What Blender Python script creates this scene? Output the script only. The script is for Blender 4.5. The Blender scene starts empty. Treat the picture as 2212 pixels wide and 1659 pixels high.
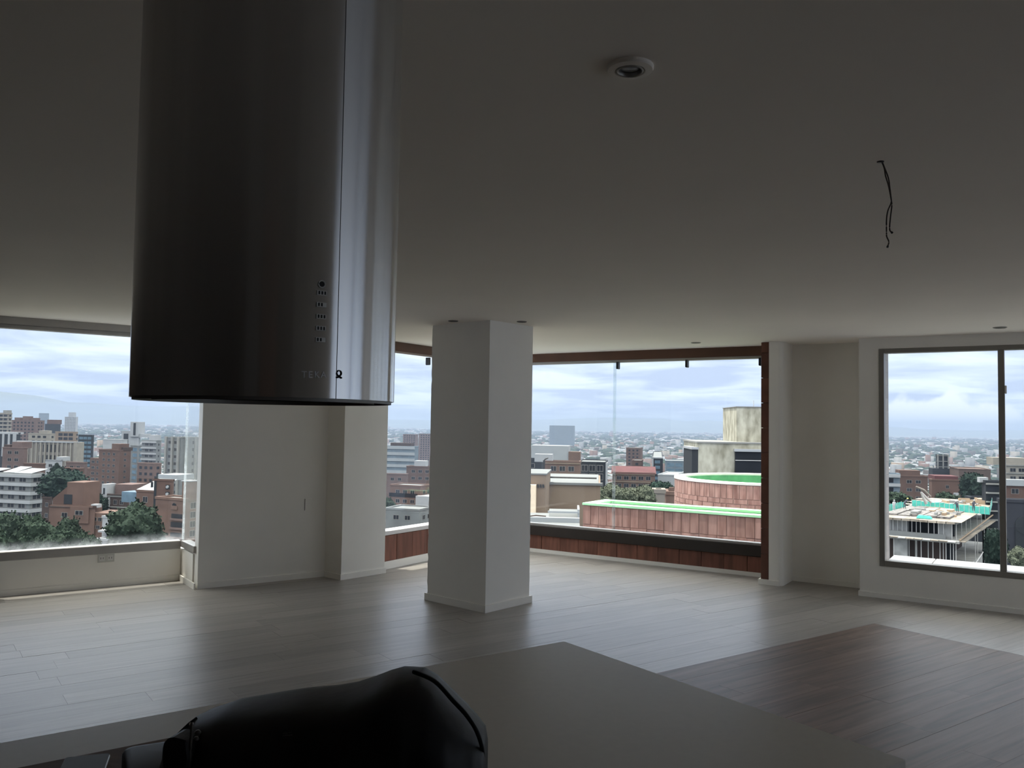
import bpy, bmesh, math, random
import numpy as np
from mathutils import Vector, Matrix, noise
random.seed(7)
S = bpy.context.scene
COL = S.collection
D2R = math.radians

# ------------------------------------------------------------------ camera
F = 1800.737; PITCH = D2R(2.7325); ROLL = D2R(.91815); EYE = 1.55
fw = Vector((0, math.cos(PITCH), math.sin(PITCH))); u0 = Vector((0, -math.sin(PITCH), math.cos(PITCH))); x0_ = Vector((1, 0, 0))
rt = math.cos(ROLL) * x0_ + math.sin(ROLL) * u0; up = -math.sin(ROLL) * x0_ + math.cos(ROLL) * u0
cam_d = bpy.data.cameras.new('camera'); cam = bpy.data.objects.new('camera', cam_d); COL.objects.link(cam)
cam_d.sensor_fit = 'HORIZONTAL'; cam_d.sensor_width = 36; cam_d.lens = 36 * F / 2212
cam_d.clip_start = .05; cam_d.clip_end = 60000
cam.matrix_world = Matrix(((rt.x, up.x, -fw.x, 0), (rt.y, up.y, -fw.y, 0), (rt.z, up.z, -fw.z, EYE), (0, 0, 0, 1)))
S.camera = cam

# ------------------------------------------------------------------ light
S.view_settings.view_transform = 'Standard'; S.view_settings.look = 'None'
S.view_settings.exposure = 1.02; S.view_settings.gamma = 1.0; S.view_settings.use_curve_mapping = False
S.cycles.diffuse_bounces = 8; S.cycles.max_bounces = 16; S.cycles.transparent_max_bounces = 16
W = bpy.data.worlds.new('overcast_sky'); S.world = W; W.use_nodes = True
nt = W.node_tree; nt.nodes.clear()
def nn(t, typ, **kw):
    n = t.nodes.new(typ)
    for k, v in kw.items(): setattr(n, k, v)
    return n
def sky():
    L = nt.links.new
    out = nn(nt, 'ShaderNodeOutputWorld'); bg = nn(nt, 'ShaderNodeBackground')
    tc = nn(nt, 'ShaderNodeTexCoord'); nrm = nn(nt, 'ShaderNodeVectorMath', operation='NORMALIZE')
    L(tc.outputs['Generated'], nrm.inputs[0])
    sep = nn(nt, 'ShaderNodeSeparateXYZ'); L(nrm.outputs[0], sep.inputs[0])
    # cloud layer: direction projected on a flat ceiling of cloud
    zc = nn(nt, 'ShaderNodeMath', operation='MAXIMUM'); L(sep.outputs['Z'], zc.inputs[0]); zc.inputs[1].default_value = 0
    za = nn(nt, 'ShaderNodeMath', operation='ADD'); L(zc.outputs[0], za.inputs[0]); za.inputs[1].default_value = .09
    dv = nn(nt, 'ShaderNodeVectorMath', operation='DIVIDE'); L(nrm.outputs[0], dv.inputs[0])
    cz = nn(nt, 'ShaderNodeCombineXYZ')
    for i in range(3): L(za.outputs[0], cz.inputs[i])
    L(cz.outputs[0], dv.inputs[1])
    mp = nn(nt, 'ShaderNodeMapping'); L(dv.outputs[0], mp.inputs[0]); mp.inputs['Scale'].default_value = (1, 1, .25)
    n1 = nn(nt, 'ShaderNodeTexNoise'); L(mp.outputs[0], n1.inputs['Vector']); n1.inputs['Scale'].default_value = 1.15
    n1.inputs['Detail'].default_value = 6; n1.inputs['Roughness'].default_value = .5; n1.inputs['Distortion'].default_value = .4
    r1 = nn(nt, 'ShaderNodeValToRGB'); L(n1.outputs[0], r1.inputs[0])
    e = r1.color_ramp.elements
    e[0].position = .40; e[0].color = (.325, .388, .525, 1); e[1].position = .62; e[1].color = (.55, .615, .69, 1)
    m = r1.color_ramp.elements.new(.5); m.color = (.42, .488, .615, 1)
    # overcast sky: brighter towards the zenith
    gr = nn(nt, 'ShaderNodeMapRange'); L(sep.outputs['Z'], gr.inputs[0])
    gr.inputs[1].default_value = .10; gr.inputs[2].default_value = .9; gr.inputs[3].default_value = 1; gr.inputs[4].default_value = 5.0
    mul = nn(nt, 'ShaderNodeVectorMath', operation='SCALE'); 
    cm = nn(nt, 'ShaderNodeMix', data_type='RGBA', blend_type='MULTIPLY'); cf = nn(nt, 'ShaderNodeMapRange'); L(sep.outputs['Z'], cf.inputs[0]); cf.inputs[1].default_value = .15; cf.inputs[2].default_value = .7
    L(cf.outputs[0], cm.inputs[0]); L(r1.outputs[0], cm.inputs[6]); cm.inputs[7].default_value = (1.13, 1.0, .78, 1)
    L(cm.outputs[2], mul.inputs[0]); L(gr.outputs[0], mul.inputs['Scale'])
    # a low heap of white cloud far off over the plain
    heap = nn(nt, 'ShaderNodeVectorMath', operation='SUBTRACT'); L(nrm.outputs[0], heap.inputs[0])
    hd = (rt * ((2035 - 1106) / F) - up * ((895 - 829.5) / F) + fw).normalized(); heap.inputs[1].default_value = hd
    n2 = nn(nt, 'ShaderNodeTexNoise'); L(nrm.outputs[0], n2.inputs['Vector']); n2.inputs['Scale'].default_value = 38; n2.inputs['Detail'].default_value = 4
    hs = nn(nt, 'ShaderNodeVectorMath', operation='MULTIPLY'); L(heap.outputs[0], hs.inputs[0]); hs.inputs[1].default_value = (13, 13, 42)
    hl = nn(nt, 'ShaderNodeVectorMath', operation='LENGTH'); L(hs.outputs[0], hl.inputs[0])
    hm = nn(nt, 'ShaderNodeMath', operation='MULTIPLY_ADD'); L(n2.outputs[0], hm.inputs[0]); hm.inputs[1].default_value = 1.9; L(hl.outputs['Value'], hm.inputs[2])
    hr = nn(nt, 'ShaderNodeMapRange', interpolation_type='SMOOTHSTEP'); L(hm.outputs[0], hr.inputs[0]); hr.inputs[1].default_value = 2.0; hr.inputs[2].default_value = 1.55
    mx = nn(nt, 'ShaderNodeMix', data_type='RGBA'); L(hr.outputs[0], mx.inputs[0]); L(mul.outputs[0], mx.inputs[6]); mx.inputs[7].default_value = (.63, .665, .72, 1)
    L(mx.outputs[2], bg.inputs[0]); bg.inputs[1].default_value = 1.0; L(bg.outputs[0], out.inputs[0])
sky()
sun_d = bpy.data.lights.new('sun', 'SUN'); sun = bpy.data.objects.new('sun', sun_d); COL.objects.link(sun)
sun_d.energy = 4.2; sun_d.angle = D2R(1.2); sun_d.color = (1, .97, .88)
SAZ, SEL = D2R(-80), math.atan(4.2)
sv = Vector((math.sin(SAZ) * math.cos(SEL), math.cos(SAZ) * math.cos(SEL), math.sin(SEL)))
sun.rotation_euler = sv.to_track_quat('Z', 'Y').to_euler(); sun.location = sv * 60

# ------------------------------------------------------------------ measuring helpers
def ray(px, py): return rt * ((px - 1106) / F) - up * ((py - 829.5) / F) + fw
def hz(px, py, z):
    d = ray(px, py); return d * ((z - EYE) / d.z) + Vector((0, 0, EYE))
def at(px, py, d):
    r = ray(px, py); return r * (d / r.y) + Vector((0, 0, EYE))

class Fr:            # an upright frame: origin, x axis at azimuth az, y axis 90 degrees to its left
    def __init__(s, o, az):
        a = D2R(az); s.o = Vector((o[0], o[1], 0)); s.az = az
        s.x = Vector((math.sin(a), math.cos(a), 0)); s.y = Vector((-s.x.y, s.x.x, 0)); s.rz = math.atan2(s.x.y, s.x.x)
    def w(s, x, y, z=0): return s.o + s.x * x + s.y * y + Vector((0, 0, z))
    def loc(s, p): d = p - s.o; return Vector((d.dot(s.x), d.dot(s.y), p.z))
    def on_y(s, px, py, y):
        r = ray(px, py); o = Vector((0, 0, EYE)); t = ((s.o + s.y * y) - o).dot(s.y) / r.dot(s.y); return s.loc(o + r * t)
    def on_x(s, px, py, x):
        r = ray(px, py); o = Vector((0, 0, EYE)); t = ((s.o + s.x * x) - o).dot(s.x) / r.dot(s.x); return s.loc(o + r * t)
WF = Fr((0, 0), 90)
A = Fr((-.226, 10.555), 122.4)      # wide window wall (y=0) and the wall left of it (x=0)
K = Fr((-3.162, 8.09), 54.2)        # left bay window (y=0), its return (x=0)
C = Fr((-.189, 6.89), 41.6)         # the square column
PL = Fr((-1.641, 8.22), 41.6)       # the pier beside the left wall
G = Fr((0, 0), 54.2)                # planks and island
H = 2.41

# ------------------------------------------------------------------ mesh helpers
ORG = {}
class MB:
    def __init__(s): s.v = []; s.f = []; s.m = []
    def poly(s, pts, faces, m=0):
        n = len(s.v); s.v += [Vector(p) for p in pts]; s.f += [[i + n for i in q] for q in faces]; s.m += [m] * len(faces); return s
    def box(s, x0, x1, y0, y1, z0, z1, fr=WF, m=0):
        p = [fr.w(x, y, z) for z in (z0, z1) for x, y in ((x0, y0), (x1, y0), (x1, y1), (x0, y1))]
        return s.poly(p, [(3, 2, 1, 0), (4, 5, 6, 7), (0, 1, 5, 4), (1, 2, 6, 5), (2, 3, 7, 6), (3, 0, 4, 7)], m)
    def prism(s, pts, z0, z1, m=0):
        n = len(pts); b = [Vector((p[0], p[1], z0)) for p in pts] + [Vector((p[0], p[1], z1)) for p in pts]
        return s.poly(b, [list(range(n))[::-1], list(range(n, 2 * n))] + [(i, (i + 1) % n, n + (i + 1) % n, n + i) for i in range(n)], m)
    def tube(s, pts, r, n=8, m=0, cap=True):
        pts = [Vector(p) for p in pts]; rings = []
        for i, p in enumerate(pts):
            t = (pts[min(i + 1, len(pts) - 1)] - pts[max(i - 1, 0)]).normalized()
            a = t.cross(Vector((0, 0, 1)));
            if a.length < 1e-3: a = t.cross(Vector((1, 0, 0)))
            a.normalize(); b = t.cross(a); rr = r[i] if isinstance(r, (list, tuple)) else r
            rings.append([p + (a * math.cos(k * 2 * math.pi / n) + b * math.sin(k * 2 * math.pi / n)) * rr for k in range(n)])
        vs = [q for g in rings for q in g]; fs = []
        for i in range(len(pts) - 1):
            for k in range(n): fs.append((i * n + k, i * n + (k + 1) % n, (i + 1) * n + (k + 1) % n, (i + 1) * n + k))
        if cap: fs += [list(range(n))[::-1], [(len(pts) - 1) * n + k for k in range(n)]]
        return s.poly(vs, fs, m)
    def lathe(s, c, prof, n=32, m=0, close=True):
        c = Vector(c); vs = []; fs = []
        for r, z in prof: vs += [c + Vector((r * math.cos(k * 2 * math.pi / n), r * math.sin(k * 2 * math.pi / n), z)) for k in range(n)]
        for i in range(len(prof) - 1):
            for k in range(n): fs.append((i * n + k, i * n + (k + 1) % n, (i + 1) * n + (k + 1) % n, (i + 1) * n + k))
        if close: fs += [list(range(n))[::-1], [(len(prof) - 1) * n + k for k in range(n)]]
        return s.poly(vs, fs, m)
    def mesh(s, name, mats, org=Vector((0, 0, 0)), smooth=False, bevel=0):
        me = bpy.data.meshes.new(name)
        me.from_pydata([tuple(v - org) for v in s.v], [], s.f)
        for q in (mats if isinstance(mats, (list, tuple)) else [mats]): me.materials.append(q)
        me.polygons.foreach_set('material_index', s.m)
        bm = bmesh.new(); bm.from_mesh(me); bmesh.ops.recalc_face_normals(bm, faces=bm.faces)
        if bevel: bmesh.ops.bevel(bm, geom=list(bm.edges), offset=bevel, segments=1, affect='EDGES', profile=.5)
        bm.to_mesh(me); bm.free()
        if smooth: me.polygons.foreach_set('use_smooth', [True] * len(me.polygons))
        me.update(); return me
    def build(s, name, mats, parent=None, smooth=False, bevel=0, org=None):
        if parent is not None: o_ = ORG[parent.name]
        else: o_ = org if org is not None else Vector((sum(v.x for v in s.v) / len(s.v), sum(v.y for v in s.v) / len(s.v), min(v.z for v in s.v)))
        ob = bpy.data.objects.new(name, s.mesh(name, mats, o_, smooth, bevel)); COL.objects.link(ob)
        if parent is not None: ob.parent = parent
        else: ob.location = o_
        ORG[ob.name] = o_; return ob
def tag(o, label=None, cat=None, group=None, kind=None):
    if label: o['label'] = label
    if cat: o['category'] = cat
    if group: o['group'] = group
    if kind: o['kind'] = kind
    return o
def empty(name, loc, label=None, cat=None, group=None, kind=None):
    o = bpy.data.objects.new(name, None); COL.objects.link(o); o.location = loc; o.empty_display_size = .1; ORG[o.name] = Vector(loc)
    return tag(o, label, cat, group, kind)
def inst(name, me, parent, p, rz=0, sc=(1, 1, 1), rx=0, ry=0):
    o = bpy.data.objects.new(name, me); COL.objects.link(o)
    if parent is not None: o.parent = parent; o.location = Vector(p) - ORG[parent.name]
    else: o.location = p
    o.rotation_euler = (rx, ry, rz); o.scale = sc; ORG[o.name] = Vector(p); return o
def struct(name, mb, m, label=None, parent=None, **kw):
    o = mb.build(name, m, parent, **kw)
    if parent is None: tag(o, label, kind='structure')
    return o

# ------------------------------------------------------------------ materials
def mat(name, col, rough=.6, metal=0, var=.08, scale=6, bump=0, stretch=(1, 1, 1), coords='Object', spec=.5, rand=0, var2=None):
    m = bpy.data.materials.new(name); m.use_nodes = True; t = m.node_tree; b = t.nodes['Principled BSDF']; L = t.links.new
    b.inputs['Roughness'].default_value = rough; b.inputs['Metallic'].default_value = metal; b.inputs['Specular IOR Level'].default_value = spec
    tc = nn(t, 'ShaderNodeTexCoord'); mp = nn(t, 'ShaderNodeMapping'); L(tc.outputs[coords], mp.inputs[0]); mp.inputs['Scale'].default_value = stretch
    n = nn(t, 'ShaderNodeTexNoise'); L(mp.outputs[0], n.inputs['Vector']); n.inputs['Scale'].default_value = scale; n.inputs['Detail'].default_value = 5
    r = nn(t, 'ShaderNodeValToRGB'); L(n.outputs[0], r.inputs[0])
    c2 = var2 or [min(1, c * (1 + var)) for c in col]; c1 = [c * (1 - var) for c in col]
    r.color_ramp.elements[0].position = .3; r.color_ramp.elements[1].position = .7
    r.color_ramp.elements[0].color = (*c1, 1); r.color_ramp.elements[1].color = (*c2, 1)
    src = r.outputs[0]
    if rand:
        oi = nn(t, 'ShaderNodeObjectInfo'); mr = nn(t, 'ShaderNodeMapRange'); L(oi.outputs['Random'], mr.inputs[0])
        mr.inputs[3].default_value = 1 - rand; mr.inputs[4].default_value = 1 + rand
        sc = nn(t, 'ShaderNodeVectorMath', operation='SCALE'); L(src, sc.inputs[0]); L(mr.outputs[0], sc.inputs['Scale']); src = sc.outputs[0]
        ad = nn(t, 'ShaderNodeVectorMath', operation='ADD'); L(tc.outputs[coords], ad.inputs[0])
        ml = nn(t, 'ShaderNodeMath', operation='MULTIPLY'); L(oi.outputs['Random'], ml.inputs[0]); ml.inputs[1].default_value = 37
        L(ml.outputs[0], ad.inputs[1]); L(ad.outputs[0], mp.inputs[0])
    L(src, b.inputs['Base Color'])
    if bump:
        bp = nn(t, 'ShaderNodeBump'); L(n.outputs[0], bp.inputs['Height']); bp.inputs['Strength'].default_value = bump; bp.inputs['Distance'].default_value = .01; L(bp.outputs[0], b.inputs['Normal'])
    return m
M = {}
M['white'] = mat('white_wall_paint', (.885, .86, .805), .55, var=.02, scale=3, bump=.03)
M['ceil'] = mat('white_ceiling_paint', (.92, .855, .78), .8, var=.02, scale=1.2)
M['oak'] = mat('washed_oak', (.315, .293, .268), .36, var=.12, scale=3.0, stretch=(1.2, 14, 1), rand=.10, bump=.05, spec=.4)
M['darkwood'] = mat('dark_walnut', (.165, .112, .088), .46, var=.34, scale=2.2, stretch=(.9, 9, 1), rand=.10, bump=.04, spec=.32)
M['sub'] = mat('floor_base', (.10, .08, .065), .8)
M['brick'] = mat('red_brick', (.205, .082, .054), .75, var=.35, scale=7, bump=.2, stretch=(2.4, 2.4, .3), rand=.14)
M['mortar'] = mat('mortar', (.20, .13, .10), .9, var=.2, scale=20)
M['bronze'] = mat('brown_beam', (.105, .045, .022), .5, var=.12, scale=4)
M['darkbar'] = mat('dark_brown_ledge', (.02, .013, .009), .45, var=.15, scale=5)
M['alu'] = mat('grey_aluminium', (.40, .38, .355), .42, .5, var=.05)
M['alud'] = mat('dark_grey_aluminium', (.25, .235, .215), .45, .3, var=.05)
M['stone'] = mat('white_stone', (.74, .71, .69), .5, var=.05)
M['black'] = mat('black_plastic', (.012, .012, .013), .4, var=.1)
M['quartz'] = mat('white_quartz', (.74, .71, .64), .34, var=.02, scale=40)
M['cab'] = mat('white_cabinet', (.68, .67, .64), .4, var=.02)
M['backwall'] = mat('dark_back_wall', (.44, .40, .345), .6, var=.15, scale=2)
M['darkwall'] = mat('dark_wood_panelling', (.11, .09, .075), .6, var=.15, scale=2)
M['doorwood'] = mat('door_wood', (.80, .52, .40), .5, var=.12, scale=3, stretch=(8, 8, 1))
def glass(name, dirt=0, z0=0, z1=1, tint=(.99, .995, .99)):
    m = bpy.data.materials.new(name); m.use_nodes = True; t = m.node_tree; t.nodes.clear(); L = t.links.new
    out = nn(t, 'ShaderNodeOutputMaterial'); tr = nn(t, 'ShaderNodeBsdfTransparent'); gl = nn(t, 'ShaderNodeBsdfGlossy'); mx = nn(t, 'ShaderNodeMixShader')
    tr.inputs[0].default_value = (*tint, 1); gl.inputs['Roughness'].default_value = .0
    fr = nn(t, 'ShaderNodeFresnel'); ge = nn(t, 'ShaderNodeNewGeometry'); io = nn(t, 'ShaderNodeMapRange')   # thin pane: same reflectance on both faces
    L(ge.outputs['Backfacing'], io.inputs[0]); io.inputs[3].default_value = 1.3; io.inputs[4].default_value = 1 / 1.3; L(io.outputs[0], fr.inputs[0])
    L(fr.outputs[0], mx.inputs[0]); L(tr.outputs[0], mx.inputs[1]); L(gl.outputs[0], mx.inputs[2]); fin = mx
    if dirt:
        tc = nn(t, 'ShaderNodeTexCoord'); sp = nn(t, 'ShaderNodeSeparateXYZ'); L(tc.outputs['Object'], sp.inputs[0])
        mr = nn(t, 'ShaderNodeMapRange', interpolation_type='SMOOTHSTEP'); L(sp.outputs['Z'], mr.inputs[0]); mr.inputs[1].default_value = z1; mr.inputs[2].default_value = z0; mr.inputs[4].default_value = dirt
        n = nn(t, 'ShaderNodeTexNoise'); L(tc.outputs['Object'], n.inputs['Vector']); n.inputs['Scale'].default_value = 7; n.inputs['Detail'].default_value = 7; n.inputs['Roughness'].default_value = .7
        m2 = nn(t, 'ShaderNodeMapRange'); L(n.outputs[0], m2.inputs[0]); m2.inputs[1].default_value = .33; m2.inputs[2].default_value = .68
        ml = nn(t, 'ShaderNodeMath', operation='MULTIPLY'); L(mr.outputs[0], ml.inputs[0]); L(m2.outputs[0], ml.inputs[1])
        tl = nn(t, 'ShaderNodeBsdfTranslucent'); tl.inputs[0].default_value = (.85, .87, .88, 1)
        my = nn(t, 'ShaderNodeMixShader'); L(ml.outputs[0], my.inputs[0]); L(mx.outputs[0], my.inputs[1]); L(tl.outputs[0], my.inputs[2]); fin = my
    L(fin.outputs[0], out.inputs[0]); return m
M['glass'] = glass('window_glass')
M['dirty'] = glass('dusty_window_glass', .5, 0.0, .17)
M['seal'] = glass('corner_seal', .4, -99, -100, tint=(.92, .95, .95))
M['joint'] = glass('glass_joint_seal', .16, -99, -100, tint=(.90, .93, .93))

# ------------------------------------------------------------------ floor
def isect(f1, y, f2, x): # line f1.y=y with f2.x=x
    p = f1.w(0, y); d = f1.x; t = (f2.w(x, 0) - p).dot(f2.x) / d.dot(f2.x); return p + d * t
PEND = A.w(11.6, -.39); RB = A.w(11.6, -9.5); LB = K.w(-7.5, -7.5); BB = G.w(2.6, -4.2)
def shell(ok, ob, oa):
    return [K.w(-8.4 - ok, ok), K.w(.2, ok), K.w(.2, -.25), isect(K, -.25, A, -ob), A.w(-ob, oa), A.w(11.6 + oa, oa), A.w(11.6 + oa, -10.8), G.w(.75, -6.3), G.w(-6.3, -6.3)]
floor = struct('floor', MB().prism(shell(.2, .2, .2), -.25, -.014), M['sub'], 'washed oak and dark walnut plank floor of the empty room')
def planks(rows, fn, m, nm, lens, wid=.19):
    me = MB().box(0, 1, 0, wid - .0012, -.014, 0).mesh(nm, m)
    for v in rows:
        lo, hi = fn(v)
        if hi <= lo: continue
        u = lo - random.random() * lens * .8
        while u < hi:
            a = max(u, lo); b = min(u + lens * random.uniform(.8, 1.15), hi); u = b
            if hi - b < .25: b = hi; u = hi
            if b - a > .02: inst(nm, me, floor, G.w(a, v, random.uniform(-.0006, .0004)), G.rz, (b - a - .001, 1, 1))
def umax(v):  # far end of a plank row: the wide window wall and the right wall
    best = 99
    for vv in (v, v + .19):
        p = G.w(0, vv); n = A.y
        t = (A.w(0, .08) - p).dot(n) / G.x.dot(n)
        q = A.loc(p + G.x * t)
        if q.x > 4.5: t = (A.w(0, -.32) - p).dot(n) / G.x.dot(n)
        # wall left of the wide window
        n2 = A.x; den = G.x.dot(n2)
        best = t if best == 99 else max(best, t)
    return best
def umin(v):
    if v < 5: return -.9
    if v > K.loc(Vector((0, 0, 0))).y: pass
    return -1.4
vK = K.o.dot(G.y)     # v of the bay window wall
def light_rows(v):
    hi = umax(v); lo = -1.6 if v < vK - .02 else 99
    if v >= vK - .02: # beyond the bay: between the left wall side and the far corner
        p = G.w(0, v); lo = (A.w(-.1, 0) - p).dot(A.x) / G.x.dot(A.x)
    if v < 3.765: lo = 6.33
    return lo, hi
V0 = 3.765
planks([V0 + .19 * k for k in range(0, 36)], light_rows, M['oak'], 'oak_plank', 1.55)
planks([V0 - .19 * k for k in range(1, 13)], light_rows, M['oak'], 'oak_plank', 1.55)
planks([V0 - .19 * k for k in range(1, 20)], lambda v: (1.0, 6.328), M['darkwood'], 'walnut_plank', 1.6)

# ------------------------------------------------------------------ ceiling, hidden back of the room
ceiling = struct('ceiling', MB().prism(shell(.24, .26, .5), H, H + .3), M['ceil'], 'flat white painted ceiling')
mb = MB()
struct('wall_rear', MB().box(-6.0, .75, -6.2, -6.0, 0, H, G), M['backwall'], 'dark wall behind the kitchen')
struct('wall_rear.001', MB().box(-6.1, -5.9, -6.2, 8.6, 0, H, G), M['darkwall'], 'dark wall closing the room on the far left')
struct('wall_right.001', MB().box(11.6, 11.75, -10.7, -6.4, 0, H, A).box(11.6, 11.75, -.6, -.39, 0, H, A).box(11.6, 11.75, -6.4, -.6, 0, .12, A).box(11.6, 11.75, -6.4, -.6, 2.34, H, A), M['white'], 'white wall beyond the right edge of the view')
w6 = empty('window_6', A.w(11.67, -3.1, .35), kind='structure', label='window in the wall beyond the right edge')
MB().box(11.66, 11.67, -6.4, -.6, .12, 2.34, A).build('pane', M['glass'], w6)
for y in (-6.37, -3.5, -.95, -.63): MB().box(11.62, 11.7, y - .03, y + .03, .12, 2.34, A).build('frame', M['alud'], w6)
d1 = empty('door_1', G.w(-2.1, -5.95, 0), kind='structure', label='wooden door in the wall behind the kitchen')
for a in (-2.9, -2.1): MB().box(a, a + .795, -6.0, -5.95, 0, 2.1, G).build('door_leaf', M['doorwood'], d1)
MB().box(-2.98, -2.9, -6.0, -5.94, 0, 2.17, G).box(-1.3, -1.22, -6.0, -5.94, 0, 2.17, G).box(-2.9, -1.3, -6.0, -5.94, 2.1, 2.17, G).build('door_frame', M['doorwood'], d1)
struct('trim_1', MB().box(-5.2, -3.3, -6.0, -5.97, 0, H, G), M['white'], 'pale strip of wall beside the wooden door')

# ------------------------------------------------------------------ left bay window
PLASTER = M['white']
struct('wall_left', MB().box(-1.74, 0, 0, .10, 0, .30, K), PLASTER, 'low white parapet under the left bay window')
struct('baseboard_left', MB().box(-1.74, -.015, -.012, 0, 0, .052, K), PLASTER, 'white baseboard along the left parapet')
struct('wall_left.001', MB().box(-8.4, -1.74, 0, .15, 0, H, K), M['darkwall'], 'wall left of the bay window')
struct('trim_2', MB().box(-1.74, 0.02, -.03, .16, 2.345, H, K), M['alu'], 'grey head beam over the left bay window')
w1 = empty('window_1', K.w(-1.2, .05, .3), kind='structure', label='large frameless corner window of the left bay')
MB().box(-1.74, 0.0, -.004, .09, .30, .378, K).build('sill_rail', M['alu'], w1, bevel=.004)
MB().box(-1.74, .02, -.01, .09, 2.31, 2.345, K).build('head_rail', M['alu'], w1)
MB().box(-1.74, .03, .045, .055, .378, 2.31, K).build('pane', M['dirty'], w1)
MB().box(-1.78, -1.74, 0, .09, .3, 2.345, K).build('frame', M['alu'], w1)
# return of the bay and the left wall
struct('wall_left.002', MB().box(.008, .10, -.40, .10, 0, .30, K), PLASTER, 'low white return wall of the bay')
w2 = empty('window_2', K.w(.03, -.2, .3), kind='structure', label='narrow glass return of the bay window')
MB().box(0, .09, -.445, 0, .315, .378, K).build('sill_rail', M['alu'], w2, bevel=.003)
MB().box(.025, .035, -.44, .05, .378, 2.31, K).build('pane', M['glass'], w2)
MB().box(0, .09, -.445, .05, 2.31, 2.345, K).build('head_rail', M['alu'], w2)
MB().box(.022, .040, .040, .058, .378, 2.31, K).build('corner_seal', M['seal'], w2)
struct('wall_left.003', MB().box(.022, 1.30, -.52, -.40, 0, H, K), PLASTER, 'plain white wall between the bay and the pier', bevel=.003)
struct('wall_left.004', MB().box(0, .12, -.44, .10, 2.345, H, K), PLASTER)
struct('baseboard_left.001', MB().box(.02, 1.26, -.534, -.52, 0, .055, K), PLASTER, 'baseboard of the plain white wall')
struct('baseboard_left.002', MB().box(-.013, 0, -.534, -.012, 0, .055, K), PLASTER, 'baseboard of the bay return')
# pier beside the left wall
struct('wall_left.005', MB().box(0, .55, 0, .5, 0, H, PL), PLASTER, 'white pier at the end of the left wall', bevel=.003)
struct('baseboard_left.003', MB().box(-.013, .56, -.013, 0, 0, .055, PL).box(-.013, 0, 0, .26, 0, .055, PL), PLASTER, 'baseboard of the white pier')
# outlet and wall plate
o = empty('wall_outlet', K.w(-.653, 0, .265), 'pale double socket plate on the low parapet under the bay window', 'outlet')
MB().box(-.725, -.585, -.008, 0, .225, .303, K).build('plate', mat('outlet_plate', (.58, .57, .53), .5, var=.03), o, bevel=.002)
for dx in (-.69, -.62): MB().box(dx - .022, dx + .022, -.0105, -.008, .24, .285, K).box(dx - .012, dx - .008, -.0112, -.0105, .255, .272, K, 1).box(dx + .008, dx + .012, -.0112, -.0105, .255, .272, K, 1).build('socket', [M['cab'], M['black']], o)
o = empty('switch_plate', K.w(1.06, -.52, .72), 'white blank switch plate on the plain left wall', 'switch')
MB().box(1.03, 1.10, -.526, -.52, .665, .778, K).build('plate', PLASTER, o)
MB().box(1.026, 1.030, -.527, -.52, .665, .778, K).build('gap', M['alud'], o)

# ------------------------------------------------------------------ wall left of the wide window (x = 0), brick parapet
def brick_run(parent, fr, x0, x1, w, ya, yb, z0, z1, gap=.004, axis='x', nm='brick', m=None, jit=.003):
    n = max(1, round((x1 - x0) / w)); w = (x1 - x0) / n
    me = MB().box(0, w - gap, 0, abs(yb - ya), 0, z1 - z0 - gap).mesh(nm, m or M['brick'], bevel=.0015)
    for k in range(n):
        if axis == 'x': p = fr.w(x0 + k * w, min(ya, yb) + random.uniform(-jit, jit), z0); inst(nm, me, parent, p, fr.rz)
        else: p = fr.w(max(ya, yb) + random.uniform(-jit, jit), x0 + k * w, z0); inst(nm, me, parent, p, fr.rz + math.pi / 2)
wb = struct('wall_far', MB().box(-.11, -.012, -2.35, .12, 0, .352, A), M['mortar'], 'low red brick parapet left of the column')
brick_run(wb, A, -2.35, .0, .25, -.03, 0, .08, .352, axis='y')
struct('trim_3', MB().box(-.15, .003, -2.35, .02, .352, .396, A), M['stone'], 'white stone cap on the red brick parapet', bevel=.003)
struct('baseboard_far', MB().box(-.0, .014, -2.35, 0, 0, .08, A), PLASTER, 'white baseboard under the red brick parapet')
struct('trim_4', MB().box(-.16, .02, -2.35, .15, 2.31, H, A), M['bronze'], 'brown head beam over the window left of the column')
w3 = empty('window_3', A.w(-.05, -1, .39), kind='structure', label='frameless window left of the column')
MB().box(-.06, -.05, -2.3, .05, .396, 2.31, A).build('pane', M['glass'], w3)
yb = A.on_x(928.5, 780, 0).y
def bracket(fr, x, y, par):
    pts = []; w = .0105; h = .085
    prof = [(-w, 0), (w, 0), (w, -h + w)] + [(w * math.cos(a), -h + w + w * math.sin(a) * 1) for a in [-.5, -1.05, -1.57, -2.1, -2.6]] + [(-w, -h + w)]
    v = [fr.w(x + q[0] * 1.25, y - t, 2.285 + q[1]) for t in (0, .05) for q in prof]; n = len(prof)
    return MB().poly(v, [list(range(n)), list(range(n, 2 * n))[::-1]] + [(i, (i + 1) % n, n + (i + 1) % n, n + i) for i in range(n)]).build('bracket', M['black'], par)
B2 = Fr((A.o.x, A.o.y), 32.4)
bracket(B2, yb, .05, w3)

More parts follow.
